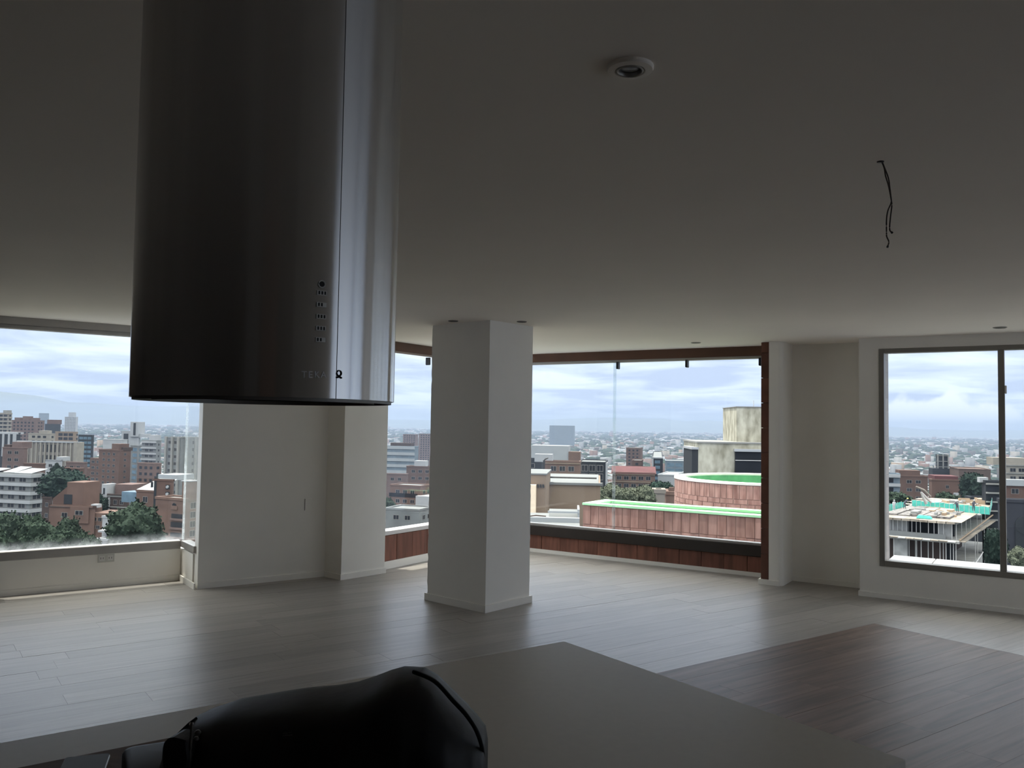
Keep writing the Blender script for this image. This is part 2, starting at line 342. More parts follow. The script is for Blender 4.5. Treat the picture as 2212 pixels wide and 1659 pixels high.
# ------------------------------------------------------------------ wide window wall (y = 0)
wa = struct('wall_far.001', MB().box(-.12, 3.46, .012, .12, 0, .30, A), M['mortar'], 'low red brick parapet under the wide window')
brick_run(wa, A, -.02, 3.48, .25, 0, .03, .042, .207)
struct('trim_5', MB().box(-.0, 3.48, -.03, .10, .207, .325, A), M['darkbar'], 'dark brown ledge band under the wide window', bevel=.004)
struct('baseboard_far.001', MB().box(0, 3.48, -.016, 0, 0, .042, A), PLASTER, 'white baseboard under the wide window')
struct('trim_6', MB().box(-.16, 3.48, -.02, .15, 2.308, H, A), M['bronze'], 'brown head beam over the wide window')
w4 = empty('window_4', A.w(1.7, .04, .33), kind='structure', label='wide frameless window of sliding glass panes')
MB().box(-.02, 3.48, -.012, .07, .325, .349, A).build('sill_rail', M['alu'], w4)
MB().box(-.06, 3.48, -.005, .07, 2.28, 2.308, A).build('head_rail', M['alu'], w4)
xj = 1.66
MB().box(-.05, xj + .012, .030, .040, .349, 2.28, A).build('pane', M['glass'], w4)
MB().box(xj - .012, 3.48, .043, .053, .349, 2.28, A).build('pane', M['glass'], w4)
MB().box(xj - .02, xj + .02, .0405, .0425, .349, 2.28, A).build('seal_strip', M['joint'], w4)
for px in (1335.5, 1484.5, 1643): bracket(A, A.on_y(px, 797, 0).x, .02, w4)
# pier with brick facing, niche, right wall
pier = struct('wall_right', MB().box(3.556, 3.69, -.39, .2, 0, H, A), PLASTER, 'white pier between the wide window and the niche')
bm_ = bmesh.new(); bm_.from_mesh(pier.data)
ed = [e for e in bm_.edges if abs(e.verts[0].co.z - e.verts[1].co.z) > 1 and A.loc(pier.location + e.verts[0].co).x > 3.65 and A.loc(pier.location + e.verts[0].co).y < -.3]
bmesh.ops.bevel(bm_, geom=ed, offset=.05, segments=6, affect='EDGES', profile=.5); bm_.to_mesh(pier.data); bm_.free()
struct('baseboard_right', MB().box(3.47, 3.66, -.403, -.39, 0, .05, A).box(3.455, 3.47, -.403, -.30, 0, .05, A), PLASTER, 'white plinth of the pier')
wj = struct('wall_far.002', MB().box(3.495, 3.556, -.375, .2, .052, H, A), M['mortar'], 'brown brick facing on the side of the pier')
zz = .052; mej = MB().box(0, .076, 0, .36, 0, .2455).mesh('brick', M['brick'], bevel=.0015)
M['brickd'] = mat('brown_brick', (.13, .05, .03), .6, var=.2, scale=8, rand=.15, bump=.1)
mej.materials[0] = M['brickd']
while zz < H - .05:
    hgt = min(.25, H - zz); inst('brick', mej, wj, A.w(3.479, -.39 + random.uniform(-.002, .002), zz), A.rz, (1, 1, hgt / .25)); zz += .25
struct('wall_right.002', MB().box(3.69, 4.40, .0, .2, 0, H, A), PLASTER, 'shallow niche wall between pier and right window')
struct('baseboard_right.001', MB().box(3.69, 4.40, -.013, 0, 0, .05, A), PLASTER, 'baseboard of the niche')
xr0, xr1, zr0, zr1 = 4.572, 9.6, .294, 2.304
struct('wall_right.003', MB().box(4.40, xr0, -.39, .05, 0, H, A).box(xr0, xr1, -.39, -.15, 0, zr0, A).box(xr0, xr1, -.39, -.15, zr1, H, A).box(xr1, 11.7, -.39, -.15, 0, H, A), PLASTER, 'white right wall around the framed window')
struct('baseboard_right.002', MB().box(4.388, 11.6, -.404, -.39, 0, .045, A).box(4.387, 4.40, -.39, -.02, 0, .045, A), PLASTER, 'white baseboard of the right wall')
w5 = empty('window_5', A.w(6, -.39, zr0), kind='structure', label='grey framed sliding window in the right wall')
MB().box(xr0, xr0 + .047, -.40, -.30, zr0, zr1, A).build('frame', M['alud'], w5, bevel=.003)
MB().box(xr0 + .047, xr1, -.40, -.30, zr1 - .042, zr1, A).build('frame', M['alud'], w5, bevel=.003)
MB().box(xr0 + .047, xr1, -.40, -.30, zr0, zr0 + .052, A).build('frame', M['alud'], w5, bevel=.003)
xs = [5.535, 6.55, 7.6, 8.6]
for x in xs: MB().box(x, x + .05, -.395, -.305, zr0 + .052, zr1 - .042, A).build('mullion', M['alud'], w5, bevel=.003)
MB().box(xr1 - .047, xr1, -.40, -.30, zr0, zr1, A).build('frame', M['alud'], w5)
pe = [xr0 + .047] + [v for x in xs for v in (x, x + .05)] + [xr1 - .047]
for k in range(0, len(pe), 2): MB().box(pe[k], pe[k + 1], -.355, -.347, zr0 + .052, zr1 - .042, A).build('pane', M['glass'], w5)
MB().box(5.585, 5.600, -.402, -.36, 1.88, 1.95, A).build('latch', M['stone'], w5, bevel=.003)
# outside of the right window: tiled jamb and white ledge slabs
M['jamb'] = mat('pink_grey_tile', (.40, .36, .34), .7, var=.12, scale=5, rand=.08)
jb = struct('wall_right.004', MB().box(4.50, 4.606, -.29, -.125, 0, H, A), M['mortar'], 'tiled outer jamb of the right window')
mt = MB().box(0, .02, 0, .17, 0, .119).mesh('tile', M['jamb'], bevel=.001)
for k in range(19): inst('tile', mt, jb, A.w(4.597, -.292, .12 * k + .05), A.rz)
lg = struct('trim_7', MB().box(4.62, 9.0, -.30, .05, .20, .30, A), M['stone'], 'white ledge outside the right window')
xs2 = [4.62, 4.99, 5.93, 6.9, 7.9, 8.9]
for a, b in zip(xs2, xs2[1:]):
    f = A; MB().box(a + .004, b - .004, -.29, .12, .30, .335, A).build('ledge_slab', M['stone'], lg, bevel=.003)

# ------------------------------------------------------------------ column
def column():
    mb = MB(); n = 60; x1, y1 = .555, .70; prof = []
    rnd = random.Random(3); vs = []; fs = []
    for i in range(n + 1):
        z = H * i / n
        j = rnd.uniform(-.006, .004) if rnd.random() < .5 else 0; j2 = rnd.uniform(-.003, .003) if rnd.random() < .3 else 0
        ring = [(0, 0), (x1, 0), (x1, y1), (0, y1 + j), (-0.0, y1 * .985)]
        ring[1] = (x1 + j2, 0)
        vs += [C.w(q[0] + .014, q[1] + .014, z) for q in ring]
    m_ = 5
    for i in range(n):
        for k in range(m_): fs.append((i * m_ + k, i * m_ + (k + 1) % m_, (i + 1) * m_ + (k + 1) % m_, (i + 1) * m_ + k))
    fs += [list(range(m_))[::-1], [n * m_ + k for k in range(m_)]]
    mb.poly(vs, fs)
    c = struct('column', mb, PLASTER, 'white square column standing free in the room')
    struct('baseboard_column', MB().box(0, .595, 0, .014, 0, .06, C).box(0, .014, .014, .735, 0, .06, C), PLASTER, 'low white baseboard around the column', bevel=.001)
column()

# ------------------------------------------------------------------ ceiling fixtures
def disc_light(name, px, py, dia, label, big=False):
    p = hz(px, py, H); r = dia / 2
    o = empty(name, p, label, 'downlight')
    if big:
        MB().lathe(p, [(r, 0), (r, -.006), (r * .96, -.010), (r * .66, -.012), (r * .62, -.010), (r * .62, -.0015), (r, -.0005)], 48, close=False).build('trim_ring', M['ceil'], o, smooth=False)
        MB().lathe(p, [(r * .585, -.0012), (r * .585, -.011), (r * .53, -.0135), (r * .50, -.011), (r * .48, -.0012)], 40, close=False).build('tilt_ring', M['alu'], o, smooth=True)
        MB().lathe(p + Vector((0, 0, -.001)), [(r * .48, 0), (r * .46, -.003), (r * .3, -.005), (.001, -.0055)], 32).build('lamp_lens', mat('lens', (.16, .165, .165), .25), o, smooth=True)
    else:
        MB().lathe(p, [(r, 0), (r, -.004), (r * .9, -.006), (r * .86, -.004), (r * .86, 0)], 32, close=False).build('trim_ring', M['alud'], o)
        MB().lathe(p + Vector((0, 0, -.0005)), [(r * .86, 0), (r * .8, -.002), (.001, -.0025)], 28).build('dark_recess', M['black'], o)
disc_light('recessed_spotlight', 1361, 144, .112, 'round white recessed spotlight in the middle of the ceiling, with a tilted lamp ring', True)
disc_light('recessed_spotlight', 979, 693, .085, 'small dark recessed ceiling light above the left face of the column')
disc_light('recessed_spotlight', 1127, 694.5, .085, 'small dark recessed ceiling light above the right face of the column')
disc_light('recessed_spotlight', 1503, 740, .10, 'small dark recessed ceiling light before the wide window with the brown beam')
disc_light('recessed_spotlight', 2160, 707, .105, 'small dark recessed ceiling light before the grey framed window')
pw = hz(1902, 349, H)
o = empty('hanging_wire', pw, 'two loose dark wires hanging from a small hole in the ceiling', 'wire')
MB().lathe(pw, [(.011, 0), (.011, -.002), (.004, -.003)], 16).build('hole_rim', M['black'], o)
wm = mat('dark_wire', (.05, .032, .022), .5)
def smooth_path(pts, n=5):
    out = []
    for i in range(len(pts) - 1):
        p0, p1, p2, p3 = (Vector(pts[max(0, min(len(pts) - 1, i + k))]) for k in (-1, 0, 1, 2))
        for j in range(n):
            t = j / n; out.append(.5 * ((2 * p1) + (p2 - p0) * t + (2 * p0 - 5 * p1 + 4 * p2 - p3) * t * t + (3 * p1 - p0 - 3 * p2 + p3) * t ** 3))
    return out + [Vector(pts[-1])]
for k, path in enumerate([[(1904, 348), (1910, 363), (1913, 380), (1919, 400), (1924, 425), (1925, 438), (1918, 455), (1915, 475), (1915, 500), (1915.5, 511), (1920, 522), (1918, 531)],
             [(1905, 348), (1911, 363), (1919, 385), (1922, 405), (1925, 430), (1926.5, 444), (1924, 465), (1922, 485), (1922, 497), (1925, 501)]]):
    pts = smooth_path([at(a, b, pw.y + (.004 if k else 0)) for a, b in path])
    MB().tube(pts, .0021, 6).build('wire', wm, o, smooth=True)
    MB().tube([pts[-1], pts[-1] + (pts[-1] - pts[-3]).normalized() * .006], .0034, 6).build('taped_end', M['black'], o)

# ------------------------------------------------------------------ range hood
HC = Vector((-.3696, 1.2579, 0)); HR = .19; HB = 1.580
M['steel'] = mat('brushed_steel', (.70, .70, .705), .2, 1, var=.05, scale=40, stretch=(1, 1, .02))
def brushed(m):
    t = m.node_tree; b = t.nodes['Principled BSDF']; L = t.links.new
    b.inputs['Anisotropic'].default_value = 1.0; b.inputs['Roughness'].default_value = .215
    tg = nn(t, 'ShaderNodeTangent', direction_type='RADIAL', axis='Z'); L(tg.outputs[0], b.inputs['Tangent']); b.inputs['Anisotropic Rotation'].default_value = .25
brushed(M['steel'])
hood = empty('range_hood', (HC.x, HC.y, HB), 'tall brushed steel cylinder range hood hanging from the ceiling', 'range hood')
def on_cyl(px, py, r=HR):
    d = ray(px, py); o = Vector((0, 0, EYE)); a = d.x ** 2 + d.y ** 2; oc = o - HC; b = oc.x * d.x + oc.y * d.y; c = oc.x ** 2 + oc.y ** 2 - r * r
    t = (-b - math.sqrt(b * b - a * c)) / a; p = o + d * t; return p, math.atan2(p.y - HC.y, p.x - HC.x)
sp, sa = on_cyl(731, 650)
def shellcyl(r0, a0, a1, z0, z1, n, name, m, th=.0012):
    vs = []; fs = []
    for i in range(n + 1):
        a = a0 + (a1 - a0) * i / n
        for r in (r0, r0 - th):
            for z in (z0, z1): vs.append(HC + Vector((r * math.cos(a), r * math.sin(a), z)))
    for i in range(n):
        b = i * 4; c = b + 4
        fs += [(b, c, c + 1, b + 1), (b + 2, b + 3, c + 3, c + 2), (b, b + 2, c + 2, c), (b + 1, c + 1, c + 3, b + 3)]
    fs += [(0, 1, 3, 2), (n * 4, n * 4 + 2, n * 4 + 3, n * 4 + 1)]
    mb = MB()      # outer skin, inner skin and rims keep their own vertices, so the skin's normals stay level
    outer = [f for f in fs if all(v % 4 in (0, 1) for v in f)]; inner = [f for f in fs if all(v % 4 in (2, 3) for v in f)]; rim = [f for f in fs if f not in outer and f not in inner]
    for grp in (outer, inner): mb.poly(vs, grp)
    for f in rim: mb.poly([vs[v] for v in f], [(0, 1, 2, 3)])
    return mb.build(name, m, hood)
sh = shellcyl(HR, sa + .0032, sa + 2 * math.pi - .0032, HB, H, 160, 'steel_shell', M['steel'])
for p in sh.data.polygons: p.use_smooth = abs(p.normal.z) < .3
MB().lathe(HC + Vector((0, 0, HB)), [(HR - .0016, .0), (HR - .0016, .83), (HR - .02, .83), (HR - .02, .01), (HR - .012, .0)], 96, close=False).build('inner_sleeve', M['black'], hood)
MB().lathe(HC + Vector((0, 0, HB - .004)), [(HR - .004, 0), (HR - .004, .006), (HR - .03, .006), (HR - .03, 0)], 96, close=False).build('bottom_rim', M['alud'], hood)
MB().lathe(HC + Vector((0, 0, HB + .01)), [(HR - .03, 0), (.001, .002)], 64).build('filter', M['alud'], hood)
def on_hood(mb_fn, px, py, name, m, par=hood):
    p, a = on_cyl(px, py); n = Vector((math.cos(a), math.sin(a), 0)); t = Vector((-n.y, n.x, 0))
    f = Fr((p.x, p.y), 0); f.x = t; f.y = n; f.rz = a - math.pi / 2
    return mb_fn(MB(), f, p.z).build(name, m, par)
M['btn'] = mat('button_grey', (.85, .85, .83), .4)
for i, y in enumerate((633, 658.5, 684, 709.5, 734)):
    b = on_hood(lambda q, f, z: q.box(-.0068, .0068, -.001, .0022, z - .0030, z + .0030, f), 694.5 - i * .8, y, 'button', M['btn'])
    cnt = [3, 2, 3, 3, 2][i]
    on_hood(lambda q, f, z: [q.box(-.0052 + .0042 * k, -.0030 + .0042 * k, .0022, .0026, z - .0022, z + .0022, f) for k in range(cnt)] and q, 694.5 - i * .8, y, 'button_mark', M['black'], b)
p, a = on_cyl(694.5, 614); n = Vector((math.cos(a), math.sin(a), 0)); t_ = Vector((-n.y, n.x, 0))
MB().tube([p + n * .0015 + (t_ * math.cos(k * math.pi / 10) + Vector((0, 0, 1)) * math.sin(k * math.pi / 10)) * .0046 for k in range(21)], .0008, 6).build('indicator_ring', M['btn'], hood)
MB().tube([p, p + n * .002], .0035, 12).build('indicator_lamp', M['black'], hood)
def text_mesh(txt, size, ext=.0004):
    cu = bpy.data.curves.new('lettering', 'FONT'); cu.body = txt; cu.size = size; cu.extrude = ext; cu.align_x = 'CENTER'
    ob = bpy.data.objects.new('lettering', cu); COL.objects.link(ob); dg = bpy.context.evaluated_depsgraph_get()
    me = bpy.data.meshes.new_from_object(ob.evaluated_get(dg)); bpy.data.objects.remove(ob); return me
M['letter_glint'] = mat('glint_letters', (.9, .9, .9), .6)  # white tone stands in for the glint on the lettering
for ch, px in zip('TEKA', (656.5, 670, 684, 698)):   # raised letters
    me = text_mesh(ch, .0125); me.materials.clear(); me.materials.append(M['letter_glint'])
    p, a = on_cyl(px, 816)
    inst('letter', me, hood, p + Vector((math.cos(a), math.sin(a), 0)) * .0011, a + math.pi / 2, rx=math.pi / 2)
p, a = on_cyl(732, 811); n = Vector((math.cos(a), math.sin(a), 0)); t_ = Vector((-n.y, n.x, 0)); zv = Vector((0, 0, 1))
mb = MB().tube([p + n * .001 + (t_ * math.cos(k * math.pi / 8) * .0036 + zv * math.sin(k * math.pi / 8) * .0036) + zv * .003 for k in range(17)], .0009, 5)
mb.tube([p + n * .001 - t_ * .004 - zv * .003, p + n * .001 + t_ * .001 - zv * .0018, p + n * .001 + t_ * .004 - zv * .0035], .0012, 5)
mb.build('emblem', M['black'], hood)

# ------------------------------------------------------------------ island
U1, V1 = 1.6225, 1.960
isl = empty('kitchen_island', G.w(.3, 1.4, 0), 'white kitchen island with thick pale stone worktop under the range hood', 'kitchen island')
MB().box(-2.4, U1, V1 - 1.06, V1, .862, .90, G).build('worktop', M['quartz'], isl, bevel=.0015)
MB().box(-2.38, U1 - .015, V1 - 1.035, V1 - .02, .09, .862, G).build('body', M['cab'], isl)
MB().box(-2.3, U1 - .06, V1 - .98, V1 - .07, 0, .09, G).build('plinth', M['alud'], isl)
for k in range(6): MB().box(U1 - .02 - .6 * (k + 1) + .004, U1 - .02 - .6 * k - .004, V1 - 1.053, V1 - 1.035, .10, .85, G).build('front_panel', M['cab'], isl, bevel=.001)
MB().box(U1 - .055, U1 - .025, V1 - 1.0555, V1 - 1.053, .80, .845, G).build('socket', M['black'], isl)
brd = MB().box(-1.3, .70, V1 - .72, V1 - .168, .90, .905, G).build('board', mat('brown_board', (.15, .085, .05), .55, spec=.2, var=.15, scale=3, stretch=(1, 10, 1)), bevel=.001)
tag(brd, 'thin brown board lying on the island beneath the phone and the bag', 'board')
# phone
z_ = .905
q = [hz(140.5, 1636, z_ + .008), hz(239, 1626, z_ + .008)]; ux = (q[1] - q[0]); wd = ux.length; ux.normalize()
pf = Fr((q[0].x, q[0].y), 0); pf.x = ux; pf.y = Vector((-ux.y, ux.x, 0)); pf.rz = math.atan2(ux.y, ux.x)
ph = empty('smartphone', (q[0] + q[1]) / 2 - pf.y * .075 - Vector((0, 0, .008)), 'dark smartphone with a bright silver rim lying on the brown board', 'phone')
def rr(w, l, r, n=6):
    pts = []
    for cx, cy, a0 in ((w - r, -r, 0), (r, -r, 90), (r, -l + r, 180), (w - r, -l + r, 270)):
        for k in range(n + 1):
            a = D2R(a0 + 90 * k / n); pts.append((cx + r * math.cos(a), cy + r * math.sin(a)))
    return pts
M['chrome'] = mat('silver_rim', (.85, .85, .86), .3, .4)
MB().prism([pf.w(x, y) for x, y in rr(wd, .15, .007)], z_ + .0005, z_ + .0075).build('silver_frame', M['chrome'], ph, bevel=.0018)
MB().prism([pf.w(x + .0012, y - .0012) for x, y in rr(wd - .0024, .1476, .006)], z_ + .0075, z_ + .0082).build('screen', mat('dark_screen', (.02, .022, .021), .35, spec=.25), ph)

# ------------------------------------------------------------------ black bag
M['bag'] = mat('black_nylon', (.003, .003, .0035), .5, var=.3, scale=9, spec=.32, bump=.25)
M['bag2'] = mat('black_webbing', (.006, .006, .006), .7, var=.3, spec=.2)
st = [(372, 1618, .05), (392, 1580, .075), (412, 1556, .095), (440, 1542, .11), (500, 1523, .12), (560, 1514, .125), (610, 1507, .13), (660, 1499, .13), (714, 1495, .135), (760, 1487, .135), (800, 1474, .135), (835, 1459, .13), (865, 1450.5, .13), (890, 1452, .13), (910, 1453, .125), (940, 1470, .125), (975, 1503, .12), (1005, 1530, .11), (1030, 1556, .10), (1048, 1577, .085), (1053, 1600, .06)]
BD = 1.40; base = .9052
def bag():
    root = empty('black_bag', Vector((-.42, BD - .02, base)), 'black nylon bag lying slumped on the island at the lower edge of the view', 'bag')
    vs = []; fs = []; n = 28; cols = []
    for px, py, hw in st:
        top = at(px, py, BD); cols.append((top.x, top.z, hw))
    # resample finer
    fine = []
    for i in range(len(cols) - 1):
        for j in range(4):
            t = j / 4; fine.append(tuple(cols[i][k] * (1 - t) + cols[i + 1][k] * t for k in range(3)))
    fine.append(cols[-1])
    for x, zt, hw in fine:
        hgt = zt - base
        for k in range(n):
            a = 2 * math.pi * k / n; c, s_ = math.cos(a), math.sin(a)
            cy = math.copysign(abs(c) ** .75, c); cz = math.copysign(abs(s_) ** .72, s_)
            p = Vector((x, BD - .012 + cy * hw * 1.05, base + hgt * (.5 + .5 * cz)))
            w = noise.noise(p * 9) * .012 + noise.noise(Vector((p.x * 22, p.y * 14, p.z * 30))) * .006
            if s_ > .8: w *= .25
            if cz > -.9: p += Vector((0, c, max(0, s_) * .3)) * w
            p.z = max(p.z, base); vs.append(p)
    m = len(fine)
    for i in range(m - 1):
        for k in range(n): fs.append((i * n + k, i * n + (k + 1) % n, (i + 1) * n + (k + 1) % n, (i + 1) * n + k))
    fs += [list(range(n))[::-1], [(m - 1) * n + k for k in range(n)]]
    MB().poly(vs, fs).build('bag_body', M['bag'], root, smooth=True)
    P = lambda px, py, dd=0: at(px, py, BD + dd)
    # zip seam along the right end
    MB().tube(smooth_path([P(893, 1451, -.02), P(938, 1471, -.05), P(978, 1513, -.075), P(1010, 1548, -.085), P(1034, 1590, -.08), P(1044, 1640, -.06), P(1040, 1700, -.05)]), .0035, 6).build('zip_seam', M['bag2'], root, smooth=True)
    # shoulder strap at the left end and its buckle
    sp = smooth_path([P(416, 1556, -.03), P(398, 1572, -.05), P(380, 1592, -.06), P(372, 1620, -.06), P(380, 1668, -.05)])
    vs = []; fs = []
    for p in sp:
        vs += [p + Vector((0, -.012, .002)), p + Vector((0, .016, 0)), p + Vector((0.003, .016, -.003)), p + Vector((0.003, -.012, -.002))]
    for i in range(len(sp) - 1):
        for k in range(4): fs.append((i * 4 + k, i * 4 + (k + 1) % 4, i * 4 + 4 + (k + 1) % 4, i * 4 + 4 + k))
    MB().poly(vs, fs).build('shoulder_strap', M['bag2'], root)
    MB().tube(smooth_path([P(414, 1562, -.10), P(413, 1590, -.12), P(411, 1625, -.125), P(409, 1680, -.12)]), .0022, 6).build('pull_cord', mat('grey_cord', (.05, .045, .04), .5), root, smooth=True)
    pb = P(413.5, 1563.5, -.10)
    MB().box(pb.x - .0032, pb.x + .0032, pb.y - .002, pb.y + .002, pb.z - .0018, pb.z + .0018).build('buckle', M['cab'], root, bevel=.0008)
    for qx, qy, r in ((427, 1582, .0048), (424, 1596, .0042)):
        c = P(qx, qy, -.112); MB().lathe(c, [(r, -.002), (r * 1.05, 0), (r * .6, .003), (.0005, .0035)], 12).build('toggle', mat('dark_metal', (.09, .085, .08), .35, .7), root, smooth=True)
    # side flap
    fl = []
    for px, py in ((356, 1600), (368, 1593), (388, 1597), (404, 1602), (408, 1640), (400, 1690), (352, 1690), (348, 1640), (350, 1612)): fl.append(P(px, py, -.13))
    nn_ = len(fl); MB().poly(fl + [q + Vector((.004, .05, -.004)) for q in fl], [list(range(nn_)), list(range(nn_, 2 * nn_))[::-1]] + [(i, (i + 1) % nn_, nn_ + (i + 1) % nn_, nn_ + i) for i in range(nn_)]).build('side_flap', M['bag'], root, bevel=.003)
    # small grey print
    lg = []
    for x0, x1, y in ((611, 621, 1584.5), (623, 629, 1582.5), (612, 631, 1589.5)):
        a, b = P(x0, y, -.128 * 1.08), P(x1, y - (x1 - x0) * .1, -.128 * 1.08); lg.append((a, b))
    mb = MB()
    for a, b in lg: mb.tube([a, b], .0007, 4)
    mb.build('printed_mark', mat('grey_print', (.05, .05, .05), .6), root)
bag()
# pouch by the bag
p0 = hz(300, 1640, .93)
po = MB(); rr_ = Fr((p0.x, p0.y), 62)
pts = []
for z, ins in ((0, .004), (.006, 0), (.03, 0), (.036, .004), (.0375, .012)):
    for cx, cy, a0 in ((.06, .05, 0), (-.06, .05, 90), (-.06, -.05, 180), (.06, -.05, 270)):
        for k in range(5):
            a = D2R(a0 + 22.5 * k); r = .022 - ins; pts.append(rr_.w(cx + .055 + r * math.cos(a), cy - .03 + r * math.sin(a), .905 + z))
nr = 20; fs = [list(range(nr))[::-1], [4 * nr + k for k in range(nr)]] + [(i * nr + k, i * nr + (k + 1) % nr, (i + 1) * nr + (k + 1) % nr, (i + 1) * nr + k) for i in range(4) for k in range(nr)]
o = empty('small_case', Vector((p0.x, p0.y, .905)), 'small dark rounded case wedged beside the left end of the black bag', 'case')
po.poly(pts, fs).build('case_body', mat('dark_leather', (.014, .012, .010), .45, var=.2, spec=.3), o, smooth=True)

# ================================================================== OUTSIDE
M['gbrick'] = mat('terrace_brick', (.27, .125, .093), .85, var=.38, scale=5, stretch=(2.6, 2.6, .45), rand=.12, var2=(.34, .195, .155))
M['gmortar'] = mat('pale_mortar', (.40, .30, .25), .9, var=.25, scale=6, var2=(.30, .16, .12))
M['green'] = mat('green_coating', (.065, .23, .095), .6, var=.2, scale=4)
M['palegreen'] = mat('pale_green_rim', (.36, .66, .38), .6, var=.1, scale=3)
M['cream_rim'] = mat('cream_rim', (.55, .52, .46), .6, var=.1)
# ---- terrace planter just beyond the wide window
zt = .42
c0 = A.loc(hz(1253, 1087, zt)); c1 = A.loc(hz(1645, 1112, zt)); yn = (c0.y + c1.y) / 2; xl = c0.x; xR = A.loc(hz(1690, 1115, zt)).x
c2 = A.loc(hz(1302, 1078, zt)); yf = c2.y
pl = empty('roof_planter', A.w((xl + xR) / 2, yn, zt - 1.6), 'long red brick planter wall with pale green rim beyond the wide window', 'planter')
MB().box(xl + .02, xR - .02, yn + .008, yn + .16, zt - 1.6, zt - .03, A).box(xl + .02, xR, yf - .16, yf - .03, zt - 1.6, zt - .03, A).box(xl + .02, xl + .16, yn + .1, yf - .1, zt - 1.6, zt - .03, A).build('wall_core', M['gmortar'], pl)
MB().box(xl - .01, xR, yn - .01, yn + .17, zt - .03, zt, A).box(xl - .01, xR, yf - .17, yf + .01, zt - .03, zt, A).box(xl - .01, xl + .17, yn + .17, yf - .17, zt - .03, zt, A).build('rim', M['palegreen'], pl)
MB().box(xl + .15, xR, yn + .155, yf - .155, zt - .30, zt - .16, A).box(xl + .158, xR, yf - .175, yf - .158, zt - .2, zt - .03, A).build('lining', M['green'], pl)
def courses(par, fr, x0, x1, y, z1, rows, m, nm='brick', seed=1):
    rd = random.Random(seed)
    for (w, h, off) in rows:
        me = MB().box(0, w - .008, 0, .05, 0, h - .008).mesh(nm, m); z0 = z1 - h; k = 0; x = x0 - off
        while x < x1 - .01:
            a = max(x, x0); b = min(x + w, x1)
            if b - a > .03: inst(nm, me, par, fr.w(a, y + rd.uniform(-.004, .004), z0), fr.rz, ((b - a) / w, 1, 1))
            x += w
        z1 = z0
courses(pl, A, xl, xR, yn, zt - .03, [(.125, .27, 0), (.25, .09, 0), (.25, .09, .12), (.25, .09, 0)], M['gbrick'])
Lf = Fr((A.w(xl, 0).x, A.w(xl, 0).y), 32.4)
# ---- curved brick turret
TC = at(1655, 1033, 17.6); zt2 = TC.z; TR = 1.86
tw = empty('brick_turret', Vector((TC.x, TC.y, zt2 - 2)), 'round red brick turret with green lined hollow top', 'turret')
MB().lathe(Vector((TC.x, TC.y, zt2)), [(TR + .022, -2), (TR + .022, -.03)], 72, close=False).build('wall_core', M['gmortar'], tw)
MB().lathe(Vector((TC.x, TC.y, zt2)), [(TR + .04, -.04), (TR + .04, 0), (TR - .19, 0), (TR - .19, -.04)], 96, close=False).build('rim', M['cream_rim'], tw)
MB().lathe(Vector((TC.x, TC.y, zt2)), [(TR - .19, -.04), (TR - .2, -.6), (.01, -.62)], 72, close=False).build('lining', M['green'], tw)
z1 = zt2 - .04
for row, (w, h) in enumerate([(.125, .27), (.27, .095), (.27, .095), (.27, .095), (.27, .095)]):
    me = MB().box(-w / 2 + .006, w / 2 - .006, 0, .05, 0, h - .012).mesh('brick', M['gbrick']); n = int(2 * math.pi * TR / w)
    for k in range(n):
        a = (k + .5 * (row % 2)) * 2 * math.pi / n
        if math.sin(a) > .35: continue
        inst('brick', me, tw, Vector((TC.x + (TR - .02) * math.cos(a), TC.y + (TR - .02) * math.sin(a), z1 - h)), a + math.pi / 2 + math.pi)
    z1 -= h
# ---- generic block of a building with its corner nearest to us
def ground(d): return float(np.interp(d, [0, 120, 250, 600, 1500, 3000], [-40, -40, -48, -62, -80, -82]))
ROOF = {}
WM = {}
def bcol(name, col, var=.12, scale=.35, **k): M[name] = mat(name, col, .85, var=var, scale=scale, spec=.12, **k)
bcol('f_brick', (0.088, 0.055, 0.045)); bcol('f_pink', (0.109, 0.076, 0.069)); bcol('f_orange', (0.109, 0.070, 0.057)); bcol('f_dark', (0.048, 0.035, 0.031)); bcol('f_cream', (0.209, 0.192, 0.165))
bcol('f_white', (0.263, 0.270, 0.277), .05); bcol('f_grey', (0.134, 0.140, 0.140)); bcol('f_concrete', (0.183, 0.181, 0.171)); bcol('f_tan', (0.168, 0.128, 0.097), .06); bcol('f_blue', (0.116, 0.145, 0.169)); bcol('f_black', (0.023, 0.026, 0.030))
bcol('f_slate', (0.028, 0.030, 0.037)); bcol('f_redroof', (0.080, 0.035, 0.036)); bcol('f_metal', (0.247, 0.262, 0.271), .05); bcol('f_brownroof', (0.081, 0.056, 0.047)); bcol('f_beige', (0.165, 0.147, 0.129)); bcol('f_teal', (0.138, 0.187, 0.187))
M['win'] = mat('far_window_glass', (.016, .018, .022), .25, var=.3, scale=.5, rand=.4, spec=.12); M['wfr'] = mat('far_window_frame', (.17, .16, .15), .7, spec=.1)
M['winblue'] = mat('blue_window_glass', (.08, .13, .17), .12, var=.3, scale=.4)
WUNIT = None
def wunit():
    global WUNIT
    if WUNIT is None:
        mb = MB()
        mb.box(-.5, .5, -.06, .02, -.0, .07, WF, 1).box(-.5, .5, -.05, .02, .93, 1, WF, 1).box(-.5, -.44, -.05, .02, .07, .93, WF, 1).box(.44, .5, -.05, .02, .07, .93, WF, 1).box(-.025, .025, -.045, .02, .07, .93, WF, 1).box(-.44, .44, -.02, .02, .07, .93, WF, 0)
        WUNIT = mb.mesh('window', [M['win'], M['wfr']])
    return WUNIT
FOOT = []
